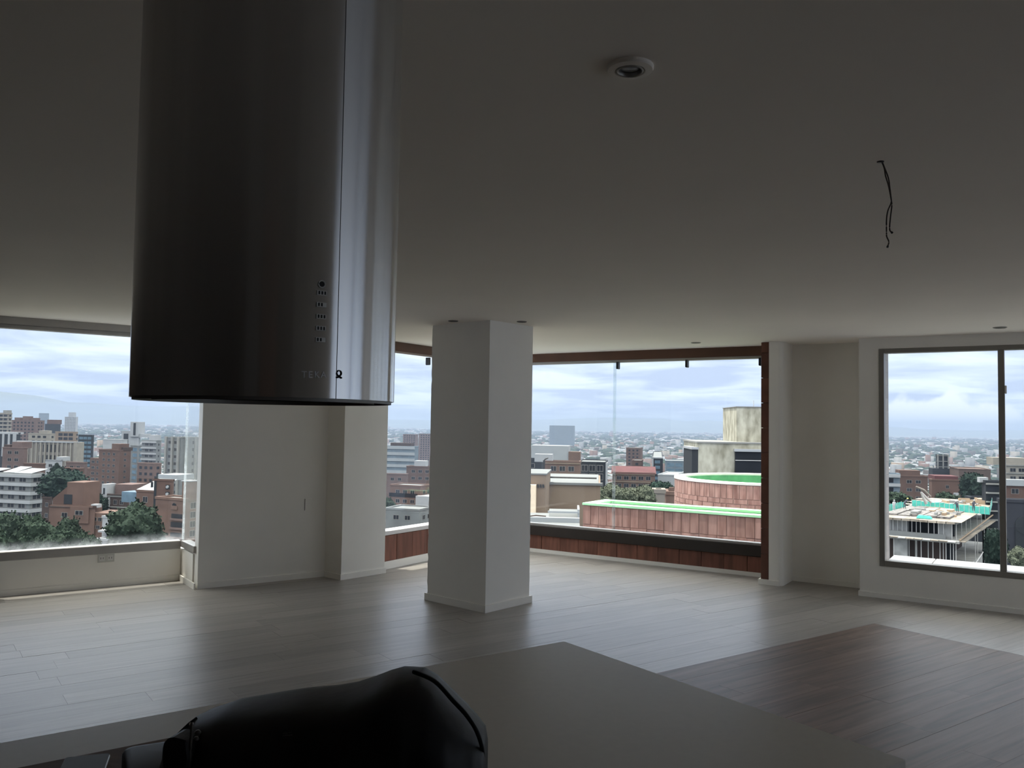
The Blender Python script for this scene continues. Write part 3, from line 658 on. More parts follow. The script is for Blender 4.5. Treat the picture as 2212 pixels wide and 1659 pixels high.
class Blk:
    """box with nearest corner on pixel column pm; p0..p1 its left and right ends; yaw = turn of its left face"""
    def __init__(s, p0, pm, p1, ytop, d, yaw=30, ybot=None, dl=14, dr=14):
        s.d = d; c = at(pm, ytop, d); s.z1 = c.z; s.c = Vector((c.x, c.y, 0)); a = D2R(yaw)
        s.l = Vector((-math.cos(a), math.sin(a), 0)); s.r = Vector((math.sin(a), math.cos(a), 0))
        s.ll = s.solve(p0, s.l) if pm - p0 > 1 else dl; s.rl = s.solve(p1, s.r) if p1 - pm > 1 else dr
        s.z0 = ground(d) if ybot is None else at(pm, ybot, d).z
        s.fl = Fr((s.c.x, s.c.y), math.degrees(math.atan2(-s.l.x, -s.l.y)))   # x runs towards the corner (left face, outward -y)
        m_ = s.c + s.l * s.ll / 2 + s.r * s.rl / 2; FOOT.append((m_.x, m_.y, math.hypot(s.ll, s.rl) / 2 + 2))
        s.rl_az = math.degrees(math.atan2(s.r.x, s.r.y)); s.frr = Fr((s.c.x, s.c.y), s.rl_az)
    def solve(s, px, u):
        r = ray(px, 920); k = r.x / r.y; den = u.x - k * u.y
        t = (k * s.c.y - s.c.x) / den
        return abs(t)
    def P(s, a, b, z): return s.c + s.l * a + s.r * b + Vector((0, 0, z))   # a along left face, b along right face
    def pts(s, a0, a1, b0, b1): return [s.P(a0, b0, 0), s.P(a1, b0, 0), s.P(a1, b1, 0), s.P(a0, b1, 0)]
def box_on(mb, k, a0, a1, b0, b1, z0, z1, m=0): return mb.prism(k.pts(a0, a1, b0, b1), z0, z1, m)
def bld(name, label, k, m, group=None, fh=2.9, wl=(1.6, 1.3, 3.2), wr=(1.6, 1.3, 3.2), zlow=None, roof='f_grey', extra=None, win='each', cat='building', skip=None, par=True, wm=None, slots=None):
    """walls, parapet roof, windows on both visible faces (width, height, spacing); each window its own part when it shows about 10 px wide"""
    root = empty(name, k.c + Vector((0, 0, k.z0)), label, cat, group)
    mb = MB(); box_on(mb, k, 0, k.ll, 0, k.rl, k.z0, k.z1); mb.build('walls', M[m], root)
    t = .35
    if par:
        mb = MB()
        for (a0, a1, b0, b1) in ((-.12, k.ll + .12, -.12, t), (-.12, k.ll + .12, k.rl - t, k.rl + .12), (-.12, t, t, k.rl - t), (k.ll - t, k.ll + .12, t, k.rl - t)): box_on(mb, k, a0, a1, b0, b1, k.z1, k.z1 + .45)
        mb.build('parapet', M[m if roof is None else m], root)
    mb = MB(); box_on(mb, k, t, k.ll - t, t, k.rl - t, k.z1, k.z1 + .12); mb.build('roof', M[roof or 'f_grey'], root)
    zl = max(k.z0, zlow if zlow is not None else k.z0); rows = int((k.z1 - .5 - zl) / fh); many = MB()
    small = win != 'each'
    for side, (spec, ln) in enumerate(((wl, k.ll), (wr, k.rl))):
        if not spec or ln < 1.5: continue
        w, h, sp = spec; n = max(1, int((ln - .8) / sp)); off = (ln - n * sp) / 2
        f = k.fl if side == 0 else k.frr
        for r in range(rows):
            z = k.z1 - .6 - (r + .5) * fh - h / 2 + .3
            for i in range(n):
                x = off + (i + .5) * sp
                if skip and skip(side, i, r): continue
                p = (k.c + (k.l if side == 0 else k.r) * x) + Vector((0, 0, z))
                if small:
                    ff = Fr((p.x, p.y), f.az); many.box(-w / 2, w / 2, -.06, .05, z, z + h, ff)
                else: inst('window', wunit(), root, p, f.rz, (w, 1, h))
    if many.v: tag(many.build('window_rows', wm or M['win'], root), kind='stuff')
    if extra: extra(root, k)
    return root
def rbox(root, k, nm, m, a0, a1, b0, b1, z0, z1):   # a box on the building, heights relative to its roof
    mb = MB(); box_on(mb, k, a0, a1, b0, b1, k.z1 + z0, k.z1 + z1); return mb.build(nm, M[m] if isinstance(m, str) else m, root)
def bands(root, k, m, z0s, h, a0=-.35, out=.5, side='both', nm='balcony_band'):
    for z in z0s:
        mb = MB()
        if side in ('both', 'l'): box_on(mb, k, -out if side == 'both' else 0, k.ll, -out, 0, k.z1 + z, k.z1 + z + h)
        if side in ('both', 'r'): box_on(mb, k, -out, 0, 0, k.rl, k.z1 + z, k.z1 + z + h)
        mb.build(nm, M[m], root)
#@@CITY0
# ---- trees
M['leaf'] = mat('tree_leaves', (.019, .030, .020), .8, spec=.08, var=.45, scale=.9, rand=.2); M['leafl'] = mat('pale_leaves', (.075, .085, .062), .8, spec=.08, var=.4, scale=1.2); M['bark'] = mat('bark', (.08, .06, .045), .9)
M['leafd'] = mat('dark_leaves', (.011, .020, .016), .85, spec=.08, var=.4, scale=.9, rand=.2)
CROWN = {}
def crown(kind):
    if kind in CROWN: return CROWN[kind]
    rd = random.Random(len(CROWN) + 5); bm = bmesh.new(); bmesh.ops.create_icosphere(bm, subdivisions=4, radius=.5)
    sd = Vector((rd.random() * 50, rd.random() * 50, 1))
    for v in bm.verts:
        n = v.co.normalized(); b = noise.noise(n * 2.3 + sd) * .26 + noise.noise(n * 5.2 + sd) * .16 + noise.noise(n * 13 + sd) * .07
        v.co = n * (.43 + .5 * b)
        if v.co.z < -.25: v.co.z = -.25 + (v.co.z + .25) * .4
    vs = [v.co.copy() for v in bm.verts]; fs = [[v.index for v in f.verts] for f in bm.faces]; bm.free()
    base = list(vs)
    for _ in range(2600):
        q = base[rd.randrange(len(base))]; n = q.normalized(); p = q * rd.uniform(.9, 1.09); s_ = rd.uniform(.012, .03)
        a = Vector((rd.uniform(-1, 1), rd.uniform(-1, 1), rd.uniform(-1, 1))).normalized(); t = n.cross(a).normalized() * s_; u = (a * .6 + n * .5).normalized() * s_
        i = len(vs); vs += [p - t - u, p + t - u * .6, p + t * .8 + u, p - t * .7 + u]; fs.append((i, i + 1, i + 2, i + 3))
    mb = MB(); mb.v = vs; mb.f = fs; mb.m = [0] * len(fs)
    m = {'a': 'leaf', 'b': 'leaf', 'c': 'leafd', 'd': 'leafl'}[kind[0]]
    CROWN[kind] = mb.mesh('crown', M[m]); return CROWN[kind]
TR = None
def tree(px, ytop, wpx, hpx, d, label, kind='a', group=None, rz=0.0):
    c = at(px, ytop, d); w = wpx / 1800 * d; h = hpx / 1800 * d; zc = c.z - h * .55; zg = min(ground(d), c.z - h - 2)
    o = empty('tree', Vector((c.x, c.y, zg)), label, 'tree', group)
    MB().tube([(c.x, c.y, zg), (c.x + .2, c.y, (zg + zc) / 2), (c.x, c.y, zc)], [w * .035, w * .028, w * .015], 8).build('trunk', M['bark'], o)
    inst('crown', crown(kind), o, Vector((c.x, c.y, zc)), rz, (w / .92, w / .92, h / .86)); return o
# ================= through the left bay window
def ex(root, k):
    bands(root, k, 'f_white', [-(.95 + 2.9 * i) for i in range(7)], 1.05, out=.6)
    for a0, a1, b0, h in ((2, 9, 2, 1.2), (10, 15, 3, 1.6), (17, 23, 1, 1.0)):
        q = k.pts(a0, a1, b0, b0 + 7); v = [Vector((p.x, p.y, k.z1 + z)) for p, z in zip(q, (.4, .4, h + .4, h + .4))] + [Vector((p.x, p.y, k.z1 + z)) for p, z in zip(q, (.3, .3, h + .2, h + .2))]
        MB().poly(v, [(0, 1, 2, 3), (7, 6, 5, 4), (0, 4, 5, 1), (1, 5, 6, 2), (2, 6, 7, 3), (3, 7, 4, 0)]).build('sloped_roof', M['f_metal'], root)
bld('apartment_building', 'white apartment block with stacked white balcony bands beside the dark tree', Blk(-78, 67, 99, 1026, 280, 16), 'f_grey', fh=2.9, wl=(3.0, 1.45, 4.6), wr=(3.6, 1.5, 4.6), zlow=-36, extra=ex)
def ex(root, k):
    for a0, a1 in ((9.6, 11), (5.6, 7), (1.2, 3.6)): rbox(root, k, 'white_stripe', 'f_white', a0, a1, -.4, 0, -14, -.4)
    rbox(root, k, 'white_cap', 'f_white', 0, k.ll, -.3, 4, -.6, .6)
bld('office_tower', 'black office tower with vertical white stripes at the left edge of the view', Blk(-10, 40, 45, 936, 500, 12), 'f_black', win=None, wl=None, wr=(1, 1, 3), extra=ex)
def ex(root, k): bands(root, k, 'f_cream', [-(.6 + 3 * i) for i in range(5)], .8, out=.3); rbox(root, k, 'roof_box', 'f_concrete', 2, 6, 1, 5, 0, 2.4)
bld('apartment_tower', 'tall beige tower rising behind the black striped tower', Blk(-14, 18, 25, 893, 640, 15), 'f_beige', win='rows', wl=(3.2, 1.5, 4.2), extra=ex)
def ex(root, k):
    for i, (a0, a1, h) in enumerate(((1, 5, 2.5), (8, 14, 3.8), (17, 22, 2.6))): rbox(root, k, 'roof_box', 'f_pink', a0, a1, 1, 6, 0, h)
bld('apartment_building', 'long pink brick block on the skyline behind the cream facade', Blk(24, 78, 96, 909, 720, 10), 'f_pink', win='rows', extra=ex, wl=(1.8, 1.4, 3.6))
bld('office_tower', 'pale blue glass tower far off in the haze, left of the white slab', Blk(83, 103, 105, 893, 2500, 8), 'f_blue', win='rows', wl=None, wr=None)
def ex(root, k): rbox(root, k, 'roof_box', 'f_white', 8, 18, 2, 10, 0, 9)
bld('apartment_tower', 'pale slab tower far off in the haze, standing alone', Blk(139, 165, 168, 901, 1600, 8), 'f_white', win='rows', wl=(1.6, 1.6, 3.2), wr=None, extra=ex)
def ex(root, k): rbox(root, k, 'roof_box', 'f_brick', 3, 16, 2, 8, 0, 5)
bld('office_building', 'dark flat block with a brick roof box, before the pale slab tower', Blk(97, 128, 131, 917, 900, 8), 'f_black', win=None, wl=None, wr=None, extra=ex)
def ex(root, k): rbox(root, k, 'roof_box', 'f_cream', 3, 9, 1, 5, 0, 2.2)
bld('apartment_building', 'cream stepped block with rows of dark windows above the cream facade', Blk(62, 108, 120, 938, 520, 12), 'f_cream', win='rows', wl=(2.2, 1.3, 4), extra=ex)
bld('scaffolded_building', 'brown unfinished block wrapped in scaffold netting beside the cream stepped block', Blk(120, 165, 169, 934, 600, 10), 'f_tan', win='rows', wl=(3.4, 2.0, 4.1), roof='f_grey')
def ex(root, k):
    n = 14
    for i in range(n):
        a = (i + .5) * k.ll / n; rbox(root, k, 'pilaster', 'f_cream', a - .45, a + .45, -.5, 0, -12, .4)
    rbox(root, k, 'cornice', 'f_white', -.4, k.ll + .3, -.6, .4, 0, .7); rbox(root, k, 'side_wing', 'f_cream', -.2, 1.8, -.8, 5, -24, .4)
bld('civic_building', 'broad cream facade with tall narrow window slots and flat cornice', Blk(40, 168, 170, 957, 440, 8), 'f_beige', win='rows', fh=5.6, wl=(.8, 4.0, 2.2), wr=None, extra=ex)
bld('office_building', 'dark blue glass block right of the broad cream facade', Blk(170, 200, 204, 941, 540, 10), 'f_black', win='rows', wl=(2.6, 1.6, 3.0), wm=M['winblue'])
def ex(root, k): rbox(root, k, 'tower', 'f_white', -.2, 5.2, -1, 6, -3, 6.2); rbox(root, k, 'dark_slot', 'f_black', 1.6, 3.0, -1.25, -1, -2, 5.5); rbox(root, k, 'dark_slot', 'f_black', 7, 10, -.25, 0, -8, -1.2); rbox(root, k, 'side_bar', 'f_white', -4.5, 0, 0, 6, -3.5, -1.2)
bld('church', 'white angular church with a tall slotted tower on the city plain', Blk(263, 300, 304, 933, 520, 8), 'f_white', win=None, wl=None, wr=None, extra=ex)
bld('warehouse', 'low white roofed hall before the white angular church', Blk(224, 262, 277, 951, 500, 20), 'f_white', win=None, wl=None, wr=None, roof='f_metal')
# big brick tower group
def ex(root, k):
    rbox(root, k, 'stair_tower', 'f_brick', 1.2, 6.2, .5, 6, 0, 3.2); rbox(root, k, 'roof_box', 'f_dark', -.2, 2, 2, 7, 0, 1.6)
    rbox(root, k, 'side_wing', 'f_brick', k.ll, k.ll + 8, 1.2, 12, -24, -4); rbox(root, k, 'low_wing', 'f_brick', k.ll + 8, k.ll + 14, 2.2, 11, -26, -9)
    f = k.fl
    for r in range(8):
        for a in (k.ll + 1.8, k.ll + 5.6): inst('window', wunit(), root, k.P(a, 1.17, k.z1 - 6.4 - 2.75 * r), f.rz, (2.4, 1, 1.3))
bld('apartment_tower', 'tall stepped red brick tower in the middle of the bay view', Blk(216, 258, 285, 974, 390, 28), 'f_brick', fh=2.7, wl=(1.7, 1.2, 3.6), wr=(1.2, 1.2, 4.6), zlow=-46, extra=ex)
bld('apartment_building', 'slim block with teal windows right behind the stepped red brick tower', Blk(284, 301, 308, 964, 430, 20), 'f_grey', win='rows', wl=(2.8, 1.7, 3.2), wm=M['winblue'])
def ex(root, k): bands(root, k, 'f_white', [-(1.0 + 2.9 * i) for i in range(6)], .8, out=.8, side='l'); rbox(root, k, 'white_roof_room', 'f_white', 2, 6, 1, 5, 0, 3)
bld('apartment_building', 'grey block with white balcony strips and an orange brick end wall', Blk(308, 338, 350, 953, 420, 22), 'f_grey', win='each', wl=(2.2, 1.4, 3.0), wr=(1, 1.2, 4), extra=ex, zlow=-40)
bld('apartment_building', 'low orange brick block beneath the grey block with white balcony strips', Blk(300, 334, 352, 1003, 390, 22), 'f_orange', win='rows')
def ex(root, k):
    for a in (.6, 4.4, 8.4): rbox(root, k, 'light_pier', 'f_concrete', a, a + 1.1, -.6, 0, -30, .6)
    for b in (2, 6.2, 10.5): rbox(root, k, 'light_pier', 'f_concrete', -.5, 0, b, b + 1.2, -30, .6)
bld('apartment_tower', 'tall grey concrete tower with pale vertical piers seen across the corner glass', Blk(357, 391, 432, 947, 330, 32), 'f_grey', fh=2.8, wl=(1.6, 1.3, 3.6), wr=(1.5, 1.5, 3.4), zlow=-34, extra=ex)
bld('apartment_building', 'small bright white block with little square windows before the cream facade', Blk(101, 134, 138, 996, 330, 12), 'f_white', win='each', wl=(1.6, 1.2, 2.8), wr=None, fh=3.2, extra=lambda r, k: rbox(r, k, 'roof_room', 'f_white', .5, 3.5, 1, 5, 0, 1.6), zlow=-24)
def ex(root, k): rbox(root, k, 'roof_box', 'f_pink', 2, 7, 1, 6, 0, 2.6); rbox(root, k, 'roof_box', 'f_dark', 8, 11, 1, 6, 0, 1.4)
bld('apartment_building', 'stepped pink brick block under the black striped tower', Blk(8, 52, 62, 969, 340, 14), 'f_pink', wl=(2, 1.3, 3.4), wr=None, extra=ex, zlow=-30)
bld('house', 'low brown brick house with pale roof edge between white block and small white tower', Blk(54, 92, 102, 1004, 310, 12), 'f_brick', wl=(2, 1.3, 4), wr=None, zlow=-24)
bld('house', 'low brick house with white roof strip left of the stepped brick tower', Blk(131, 172, 186, 1014, 300, 14), 'f_brick', wl=(2, 1.3, 4), wr=None, zlow=-24, roof='f_white')
bld('apartment_building', 'pink brick block rising left of the stepped red brick tower', Blk(146, 182, 192, 1001, 350, 16), 'f_pink', wl=(1.8, 1.2, 3.4), wr=None, zlow=-34)
# near brick house with the stacked volumes
def ex(root, k):
    rbox(root, k, 'upper_block', 'f_orange', 3.4, 7.3, .8, 6, 0, 5.2)
    q = [k.P(7.3, .8, 0), k.P(7.3, 6, 0), k.P(10.6, 6, 0), k.P(10.6, .8, 0)]; z0 = k.z1; v = [Vector((p.x, p.y, z0)) for p in q] + [Vector((p.x, p.y, z0 + h)) for p, h in zip(q, (4.2, 4.2, 1.6, 1.6))]
    MB().poly(v, [(3, 2, 1, 0), (4, 5, 6, 7), (0, 1, 5, 4), (1, 2, 6, 5), (2, 3, 7, 6), (3, 0, 4, 7)]).build('sloping_block', M['f_brick'], root)
    rbox(root, k, 'dark_opening', 'f_black', 6.0, 7.9, .72, .85, .6, 2.6); rbox(root, k, 'middle_block', 'f_orange', 1.2, 5.6, -.3, 4, -3.2, .25)
    rbox(root, k, 'right_block', 'f_orange', -2.6, 1.4, .4, 7, -9, -1.0); rbox(root, k, 'water_tank', 'f_white', .2, 1.6, .9, 2.4, -.0, .7)
    for a in (-2.0, -1.0, .2, 1.2): inst('window', wunit(), root, k.P(a, .38, k.z1 - 2.7), k.fl.rz, (.85, 1, .8))
    for a in (-.6, .4): inst('window', wunit(), root, k.P(a, .38, k.z1 - 4.3), k.fl.rz, (.85, 1, .75))
    inst('window', wunit(), root, k.P(3.4, -.32, k.z1 - 1.5), k.fl.rz, (1.9, 1, .95))
bld('house', 'near orange brick house of stacked blocks with a slanted shoulder, between the trees', Blk(114, 205, 213, 1098, 175, 10), 'f_orange', fh=2.7, wl=(1.4, 1.1, 3.4), wr=None, extra=ex, zlow=-25)
bld('apartment_building', 'narrow dark brown wall block right of the white balcony block', Blk(98, 112, 117, 1077, 230, 14), 'f_dark', wl=(1, 1.2, 3), wr=None, zlow=-34)
# terrace of brick houses on the right of the bay
def ex(root, k):
    bands(root, k, 'f_concrete', [-(.3 + 2.7 * i) for i in range(4)], .25, out=.25, side='l')
    rbox(root, k, 'white_arch_wall', 'f_white', k.ll - 1.5, k.ll, -.5, 3, -.5, 2.9); rbox(root, k, 'arch_opening', 'f_black', k.ll - 1.0, k.ll - .5, -.55, -.4, .3, 1.9)
    for i in range(3): rbox(root, k, 'white_pier', 'f_white', k.ll - 2.4, k.ll - 2.1, -.6, -.2, -2.8 * (i + 1), -2.8 * i - .5)
    rbox(root, k, 'penthouse', 'f_pink', .5, k.ll - 2, 2, 8, 0, 2.8)
bld('apartment_building', 'grey brown block with white arched chimney wall and piers, right of the brick house', Blk(228, 277, 283, 1072, 215, 14), 'f_dark', fh=2.7, wl=(1.1, 1.2, 1.9), wr=None, extra=ex, zlow=-36)
def ex(root, k):
    q = k.pts(0, k.ll, 0, 7); v = [Vector((p.x, p.y, k.z1 + z)) for p, z in zip(q, (.5, .5, 2.6, 2.6))] + [Vector((p.x, p.y, k.z1 + z - .15)) for p, z in zip(q, (.5, .5, 2.6, 2.6))]
    MB().poly(v, [(0, 1, 2, 3), (7, 6, 5, 4), (0, 4, 5, 1), (1, 5, 6, 2), (2, 6, 7, 3), (3, 7, 4, 0)]).build('metal_roof', M['f_metal'], root)
    rbox(root, k, 'chimney', 'f_black', 2.2, 2.6, 1.5, 1.9, .6, 2.2); rbox(root, k, 'glass_gallery', M['winblue'], k.ll, k.ll + 4.6, .3, 4, -2.6, -.2)
    rbox(root, k, 'rear_roof', 'f_metal', 2, 7.5, 9, 15, 2.2, 3.4)
bld('house', 'orange brick gable house with bright sloping metal roof behind the near round tree', Blk(300, 334, 350, 1064, 190, 20), 'f_orange', fh=2.8, wl=(1.4, 1.4, 4), wr=None, extra=ex, zlow=-30)
def ex(root, k):
    for z in (-1.2, -2.7):
        p = k.P(1.2, -.05, k.z1 + z); q = k.P(1.2, -.35, k.z1 + z)
        MB().box(-1, 0, -.02, .02, -.9, .9, Fr((p.x, p.y), k.fl.az)) if False else None
        rbox(root, k, 'dark_recess', 'f_black', .7, 1.7, -.08, 0, z - .5, z + .45); MB().tube([p, q], .3, 14).build('round_vent', M['f_white'], root)
    rbox(root, k, 'dark_strip', 'f_black', 3.9, 4.5, -.05, .1, -9, 1)
bld('house', 'brick stair tower with two round white vents above the terrace on the right', Blk(338, 374, 380, 1040, 178, 12), 'f_brick', win=None, wl=None, wr=None, extra=ex)
def ex(root, k):
    for y, h, a0, a1 in ((-3.3, .85, .2, 2.9), (-4.9, .95, .0, 3.0), (-6.6, .75, .3, 3.0)):
        rbox(root, k, 'long_window', M['win'], a0, a1, -.1, 0, y, y + h); rbox(root, k, 'sill', 'f_pink', a0 - .15, a1 + .1, -.3, 0, y - .35, y)
    p = k.P(2.3, -.02, k.z1 - 1.0); q = k.P(2.3, -.12, k.z1 - 1.0); MB().tube([p, q], .5, 20).build('arched_window', M['win'], root); rbox(root, k, 'arch_sill', 'f_orange', 1.5, 3.1, -.15, 0, -1.7, -1.0)
    for b in (2.2, 5.6):
        for z in (-1.6, -3.3, -5.0, -6.7): inst('window', wunit(), root, k.P(0, b, k.z1 + z), k.frr.rz, (1.3, 1, 1.2))
    q = [k.P(k.ll, 0, 0), k.P(k.ll, 7, 0), k.P(k.ll - 2.4, 7, 0), k.P(k.ll - 2.4, 0, 0)]
    rbox(root, k, 'upper_block', 'f_orange', -.3, 1.6, 1, 8, 0, 3.4); rbox(root, k, 'white_cap', 'f_white', -.4, 1.8, .9, 3, 3.4, 3.6)
bld('house', 'near orange brick terrace house with long dark windows beside the corner glass', Blk(342, 397, 440, 1082, 152, 26), 'f_orange', win=None, wl=None, wr=None, extra=ex)
def ex(root, k):
    p = k.P(1.4, -.02, k.z1 - 1.2); MB().tube([p, p - k.r * .1], .42, 16).build('round_window', M['f_black'], root)
    for i in range(4): rbox(root, k, 'stair_landing', 'f_white', -.6, 2.6, -2.0 - .5 * i, .2, -2.6 - 1.5 * i, -2.2 - 1.5 * i)
bld('house', 'small white stair tower with a round black window between the two near trees', Blk(229, 252, 256, 1120, 168, 12), 'f_white', win=None, wl=None, wr=None, extra=ex)
tree(140, 1012, 96, 70, 262, 'big dark tree behind the near brick house, beside the white block', 'c', rz=.4)
tree(124, 1003, 30, 46, 284, 'slim dark conifer in front of the small bright white block', 'c2', rz=1)
tree(208, 1064, 50, 54, 215, 'dark tree behind the right shoulder of the near brick house', 'c', rz=2)
tree(292, 1086, 112, 108, 138, 'large round green tree before the metal roofed gable house', 'a', rz=.3)
tree(14, 1105, 90, 100, 166, 'wide green tree at the left edge below the white block', 'b', rz=1.2)
tree(76, 1112, 80, 100, 138, 'grey green tree below the white block, second from the left edge', 'a', rz=2.2)
tree(150, 1122, 74, 90, 154, 'bright green tree before the near orange brick house', 'b2', rz=.9)
tree(196, 1158, 44, 50, 132, 'low green tree at the foot of the near orange brick house', 'a2', rz=3)
tree(-30, 1130, 80, 90, 130, 'green tree partly beyond the left edge of the view', 'a2', rz=4)
tree(110, 1150, 70, 80, 128, 'low green tree right above the bay sill', 'b', rz=5)
tree(349, 1026, 30, 30, 300, 'small grey tree at the foot of the tall grey concrete tower', 'c', rz=.7)
# ================= through the window left of the column
bld('apartment_tower', 'pale pink brick tower in the haze left of the column', Blk(871, 899, 904, 939, 1150, 14), 'f_pink', win='rows', wl=(1.6, 1.6, 3.4), wr=None, zlow=-60)
bld('apartment_tower', 'second pale pink brick tower touching the left edge of the column', Blk(905, 932, 936, 938, 1100, 14), 'f_pink', win='rows', wl=(1.6, 1.6, 3.4), wr=None, zlow=-60)
def ex(root, k): bands(root, k, 'f_metal', [-(1.2 + 3.1 * i) for i in range(5)], 1.5, out=.4, side='l'); rbox(root, k, 'roof_plant', 'f_dark', 3, 14, 2, 8, 0, 2)
bld('office_building', 'blue grey office block with pale window bands left of the column', Blk(815, 896, 905, 966, 430, 12), 'f_blue', win=None, wl=None, wr=None, extra=ex)
bld('apartment_building', 'brick block with a white roof room behind the column edge', Blk(880, 938, 946, 1010, 350, 10), 'f_brick', wl=(1.6, 1.3, 3.0), wr=None, zlow=-28, extra=lambda r, k: rbox(r, k, 'roof_room', 'f_white', 4, 9, 1, 5, 0, 2.6))
bld('apartment_building', 'low pink brick block in front of the blue grey office block', Blk(820, 878, 884, 1026, 330, 10), 'f_pink', wl=(1.4, 1.2, 3.0), wr=None, zlow=-34)
def ex(root, k): rbox(root, k, 'white_panel', 'f_white', -8, .5, -2, 5, -6.4, -2.6); rbox(root, k, 'window_band', M['win'], 1, 11, -.1, 0, -3.4, -2.2)
bld('apartment_building', 'orange brick block with a long window band left of the column', Blk(846, 908, 936, 1052, 260, 22), 'f_orange', wl=(1.5, 1.2, 2.6), wr=(1.5, 1.2, 2.8), zlow=-34, extra=ex)
bld('house', 'low grey roofed house nearest below the parapet left of the column', Blk(836, 905, 940, 1104, 200, 18), 'f_grey', wl=(1.5, 1.1, 3), wr=(1.5, 1.1, 3), zlow=-30, roof='f_grey')
tree(842, 1075, 26, 46, 240, 'small tree at the edge of the white pier', 'a', rz=2)
# ================= through the wide window
def ex(root, k): pass
bld('office_building', 'long flat blue grey block alone on the hazy skyline', Blk(1187, 1239, 1242, 920, 2900, 10), 'f_blue', win=None, wl=None, wr=None)
bld('apartment_tower', 'brick block standing out of the low white houses on the plain', Blk(1353, 1384, 1389, 969, 720, 14), 'f_brick', win='rows', wl=(1.6, 1.4, 3.4), wr=None)
def ex(root, k): rbox(root, k, 'roof_room', 'f_white', 8, 13, 1, 5, 0, 2.2); bands(root, k, 'f_tan', [-(.4 + 2.8 * i) for i in range(4)], .3, out=.25, side='l')
bld('apartment_building', 'orange brick apartment block with square windows above the tan wall', Blk(1178, 1253, 1256, 1000, 235, 8), 'f_orange', wl=(1.7, 1.5, 2.5), wr=None, zlow=-22, extra=ex)
bld('office_building', 'dark glazed block at the right edge of the column above the tan wall', Blk(1125, 1170, 1176, 994, 255, 10), 'f_black', wl=(2.4, 1.4, 3.0), wr=None, zlow=-20, roof='f_metal')
bld('apartment_building', 'long low brick building with a pale roof edge behind the orange brick block', Blk(1186, 1250, 1254, 981, 420, 8), 'f_pink', win='rows', wl=(1.6, 1.3, 3.2), wr=None)
def ex(root, k):
    rbox(root, k, 'white_fin', 'f_white', 8.9, 9.4, -.7, 0, -20, .5); rbox(root, k, 'white_fin', 'f_white', -.5, .1, -.6, 4, -20, .2)
    rbox(root, k, 'grey_roof_house', 'f_metal', 13, 26, 3, 12, 0, 5.6); rbox(root, k, 'brick_roof_house', 'f_orange', 9, 13, 2.6, 8, 0, 3.6)
bld('office_building', 'dark glass office block with white fins and grey roof house', Blk(1251, 1309, 1313, 1001, 285, 8), 'f_black', wl=(2.2, 2.2, 2.6), wr=None, zlow=-24, extra=ex, wm=M['winblue'])
def ex(root, k):
    q = k.pts(-.4, k.ll + .4, -.4, 9); v = [Vector((p.x, p.y, k.z1 + z)) for p, z in zip(q, (.1, .1, 2.2, 2.2))] + [Vector((p.x, p.y, k.z1 + z - .2)) for p, z in zip(q, (.1, .1, 2.2, 2.2))]
    MB().poly(v, [(0, 1, 2, 3), (7, 6, 5, 4), (0, 4, 5, 1), (1, 5, 6, 2), (2, 6, 7, 3), (3, 7, 4, 0)]).build('red_roof', M['f_redroof'], root)
    bands(root, k, 'f_tan', [-(.5 + 2.7 * i) for i in range(3)], .4, out=.3, side='l')
bld('apartment_building', 'long tan brick block with a dark red sloping roof above the bushes', Blk(1324, 1415, 1422, 1024, 300, 8), 'f_orange', fh=2.7, wl=(1.8, 1.4, 2.6), wr=None, zlow=-26, extra=ex)
def ex(root, k): rbox(root, k, 'white_edge', 'f_white', k.ll - .8, k.ll, -.6, 0, -10, .5); rbox(root, k, 'white_edge', 'f_white', -.2, k.ll, -.6, 2, .1, .8)
bld('office_building', 'dark blue office block framed in white right of the red roofed block', Blk(1409, 1432, 1436, 991, 450, 10), 'f_black', win='rows', wl=(2.8, 1.6, 3.4), wr=None, wm=M['winblue'], extra=ex)
bld('office_building', 'wide dark blue office block left of the weathered concrete tower', Blk(1438, 1496, 1500, 998, 430, 10), 'f_blue', win='rows', wl=(3.6, 1.9, 4.2), wr=None, wm=M['winblue'])
bld('house', 'small brick house with white gable posts left of the dark blue office block', Blk(1366, 1386, 1390, 996, 480, 12), 'f_brick', win='rows', wr=None)
bld('warehouse', 'low hall with a white metal roof above the round dark tree', Blk(1422, 1458, 1478, 1028, 330, 20), 'f_metal', win=None, wl=None, wr=None, roof='f_metal')
bld('house', 'small beige green hut between the bushes and the turret', Blk(1412, 1436, 1439, 1066, 95, 8, 1100), 'f_beige', win=None, wl=None, wr=None)
bld('house', 'small brick house with a chimney left of the turret', Blk(1440, 1474, 1480, 1070, 105, 8, 1110), 'f_orange', wl=(.9, .8, 2.2), wr=None, fh=2.4, extra=lambda r, k: rbox(r, k, 'chimney', 'f_orange', 1.0, 1.6, .6, 1.2, 0, .9))
tree(1430, 1039, 58, 44, 130, 'round dark green tree left of the turret', 'c', rz=.5)
for i, (px, yt, w, h, lab) in enumerate(((1292, 1050, 44, 44, 'pale flowering bush touching the end of the tan wall'), (1322, 1046, 56, 52, 'grey green bush in front of the glass joint of the wide window'), (1358, 1052, 56, 46, 'pale leafy bush in the middle of the row over the planter'), (1392, 1048, 50, 50, 'pale flowering bush right beside the round dark tree'))):
    tree(px, yt, w, h, 74, lab, 'd' + str(i), rz=i * 1.3)
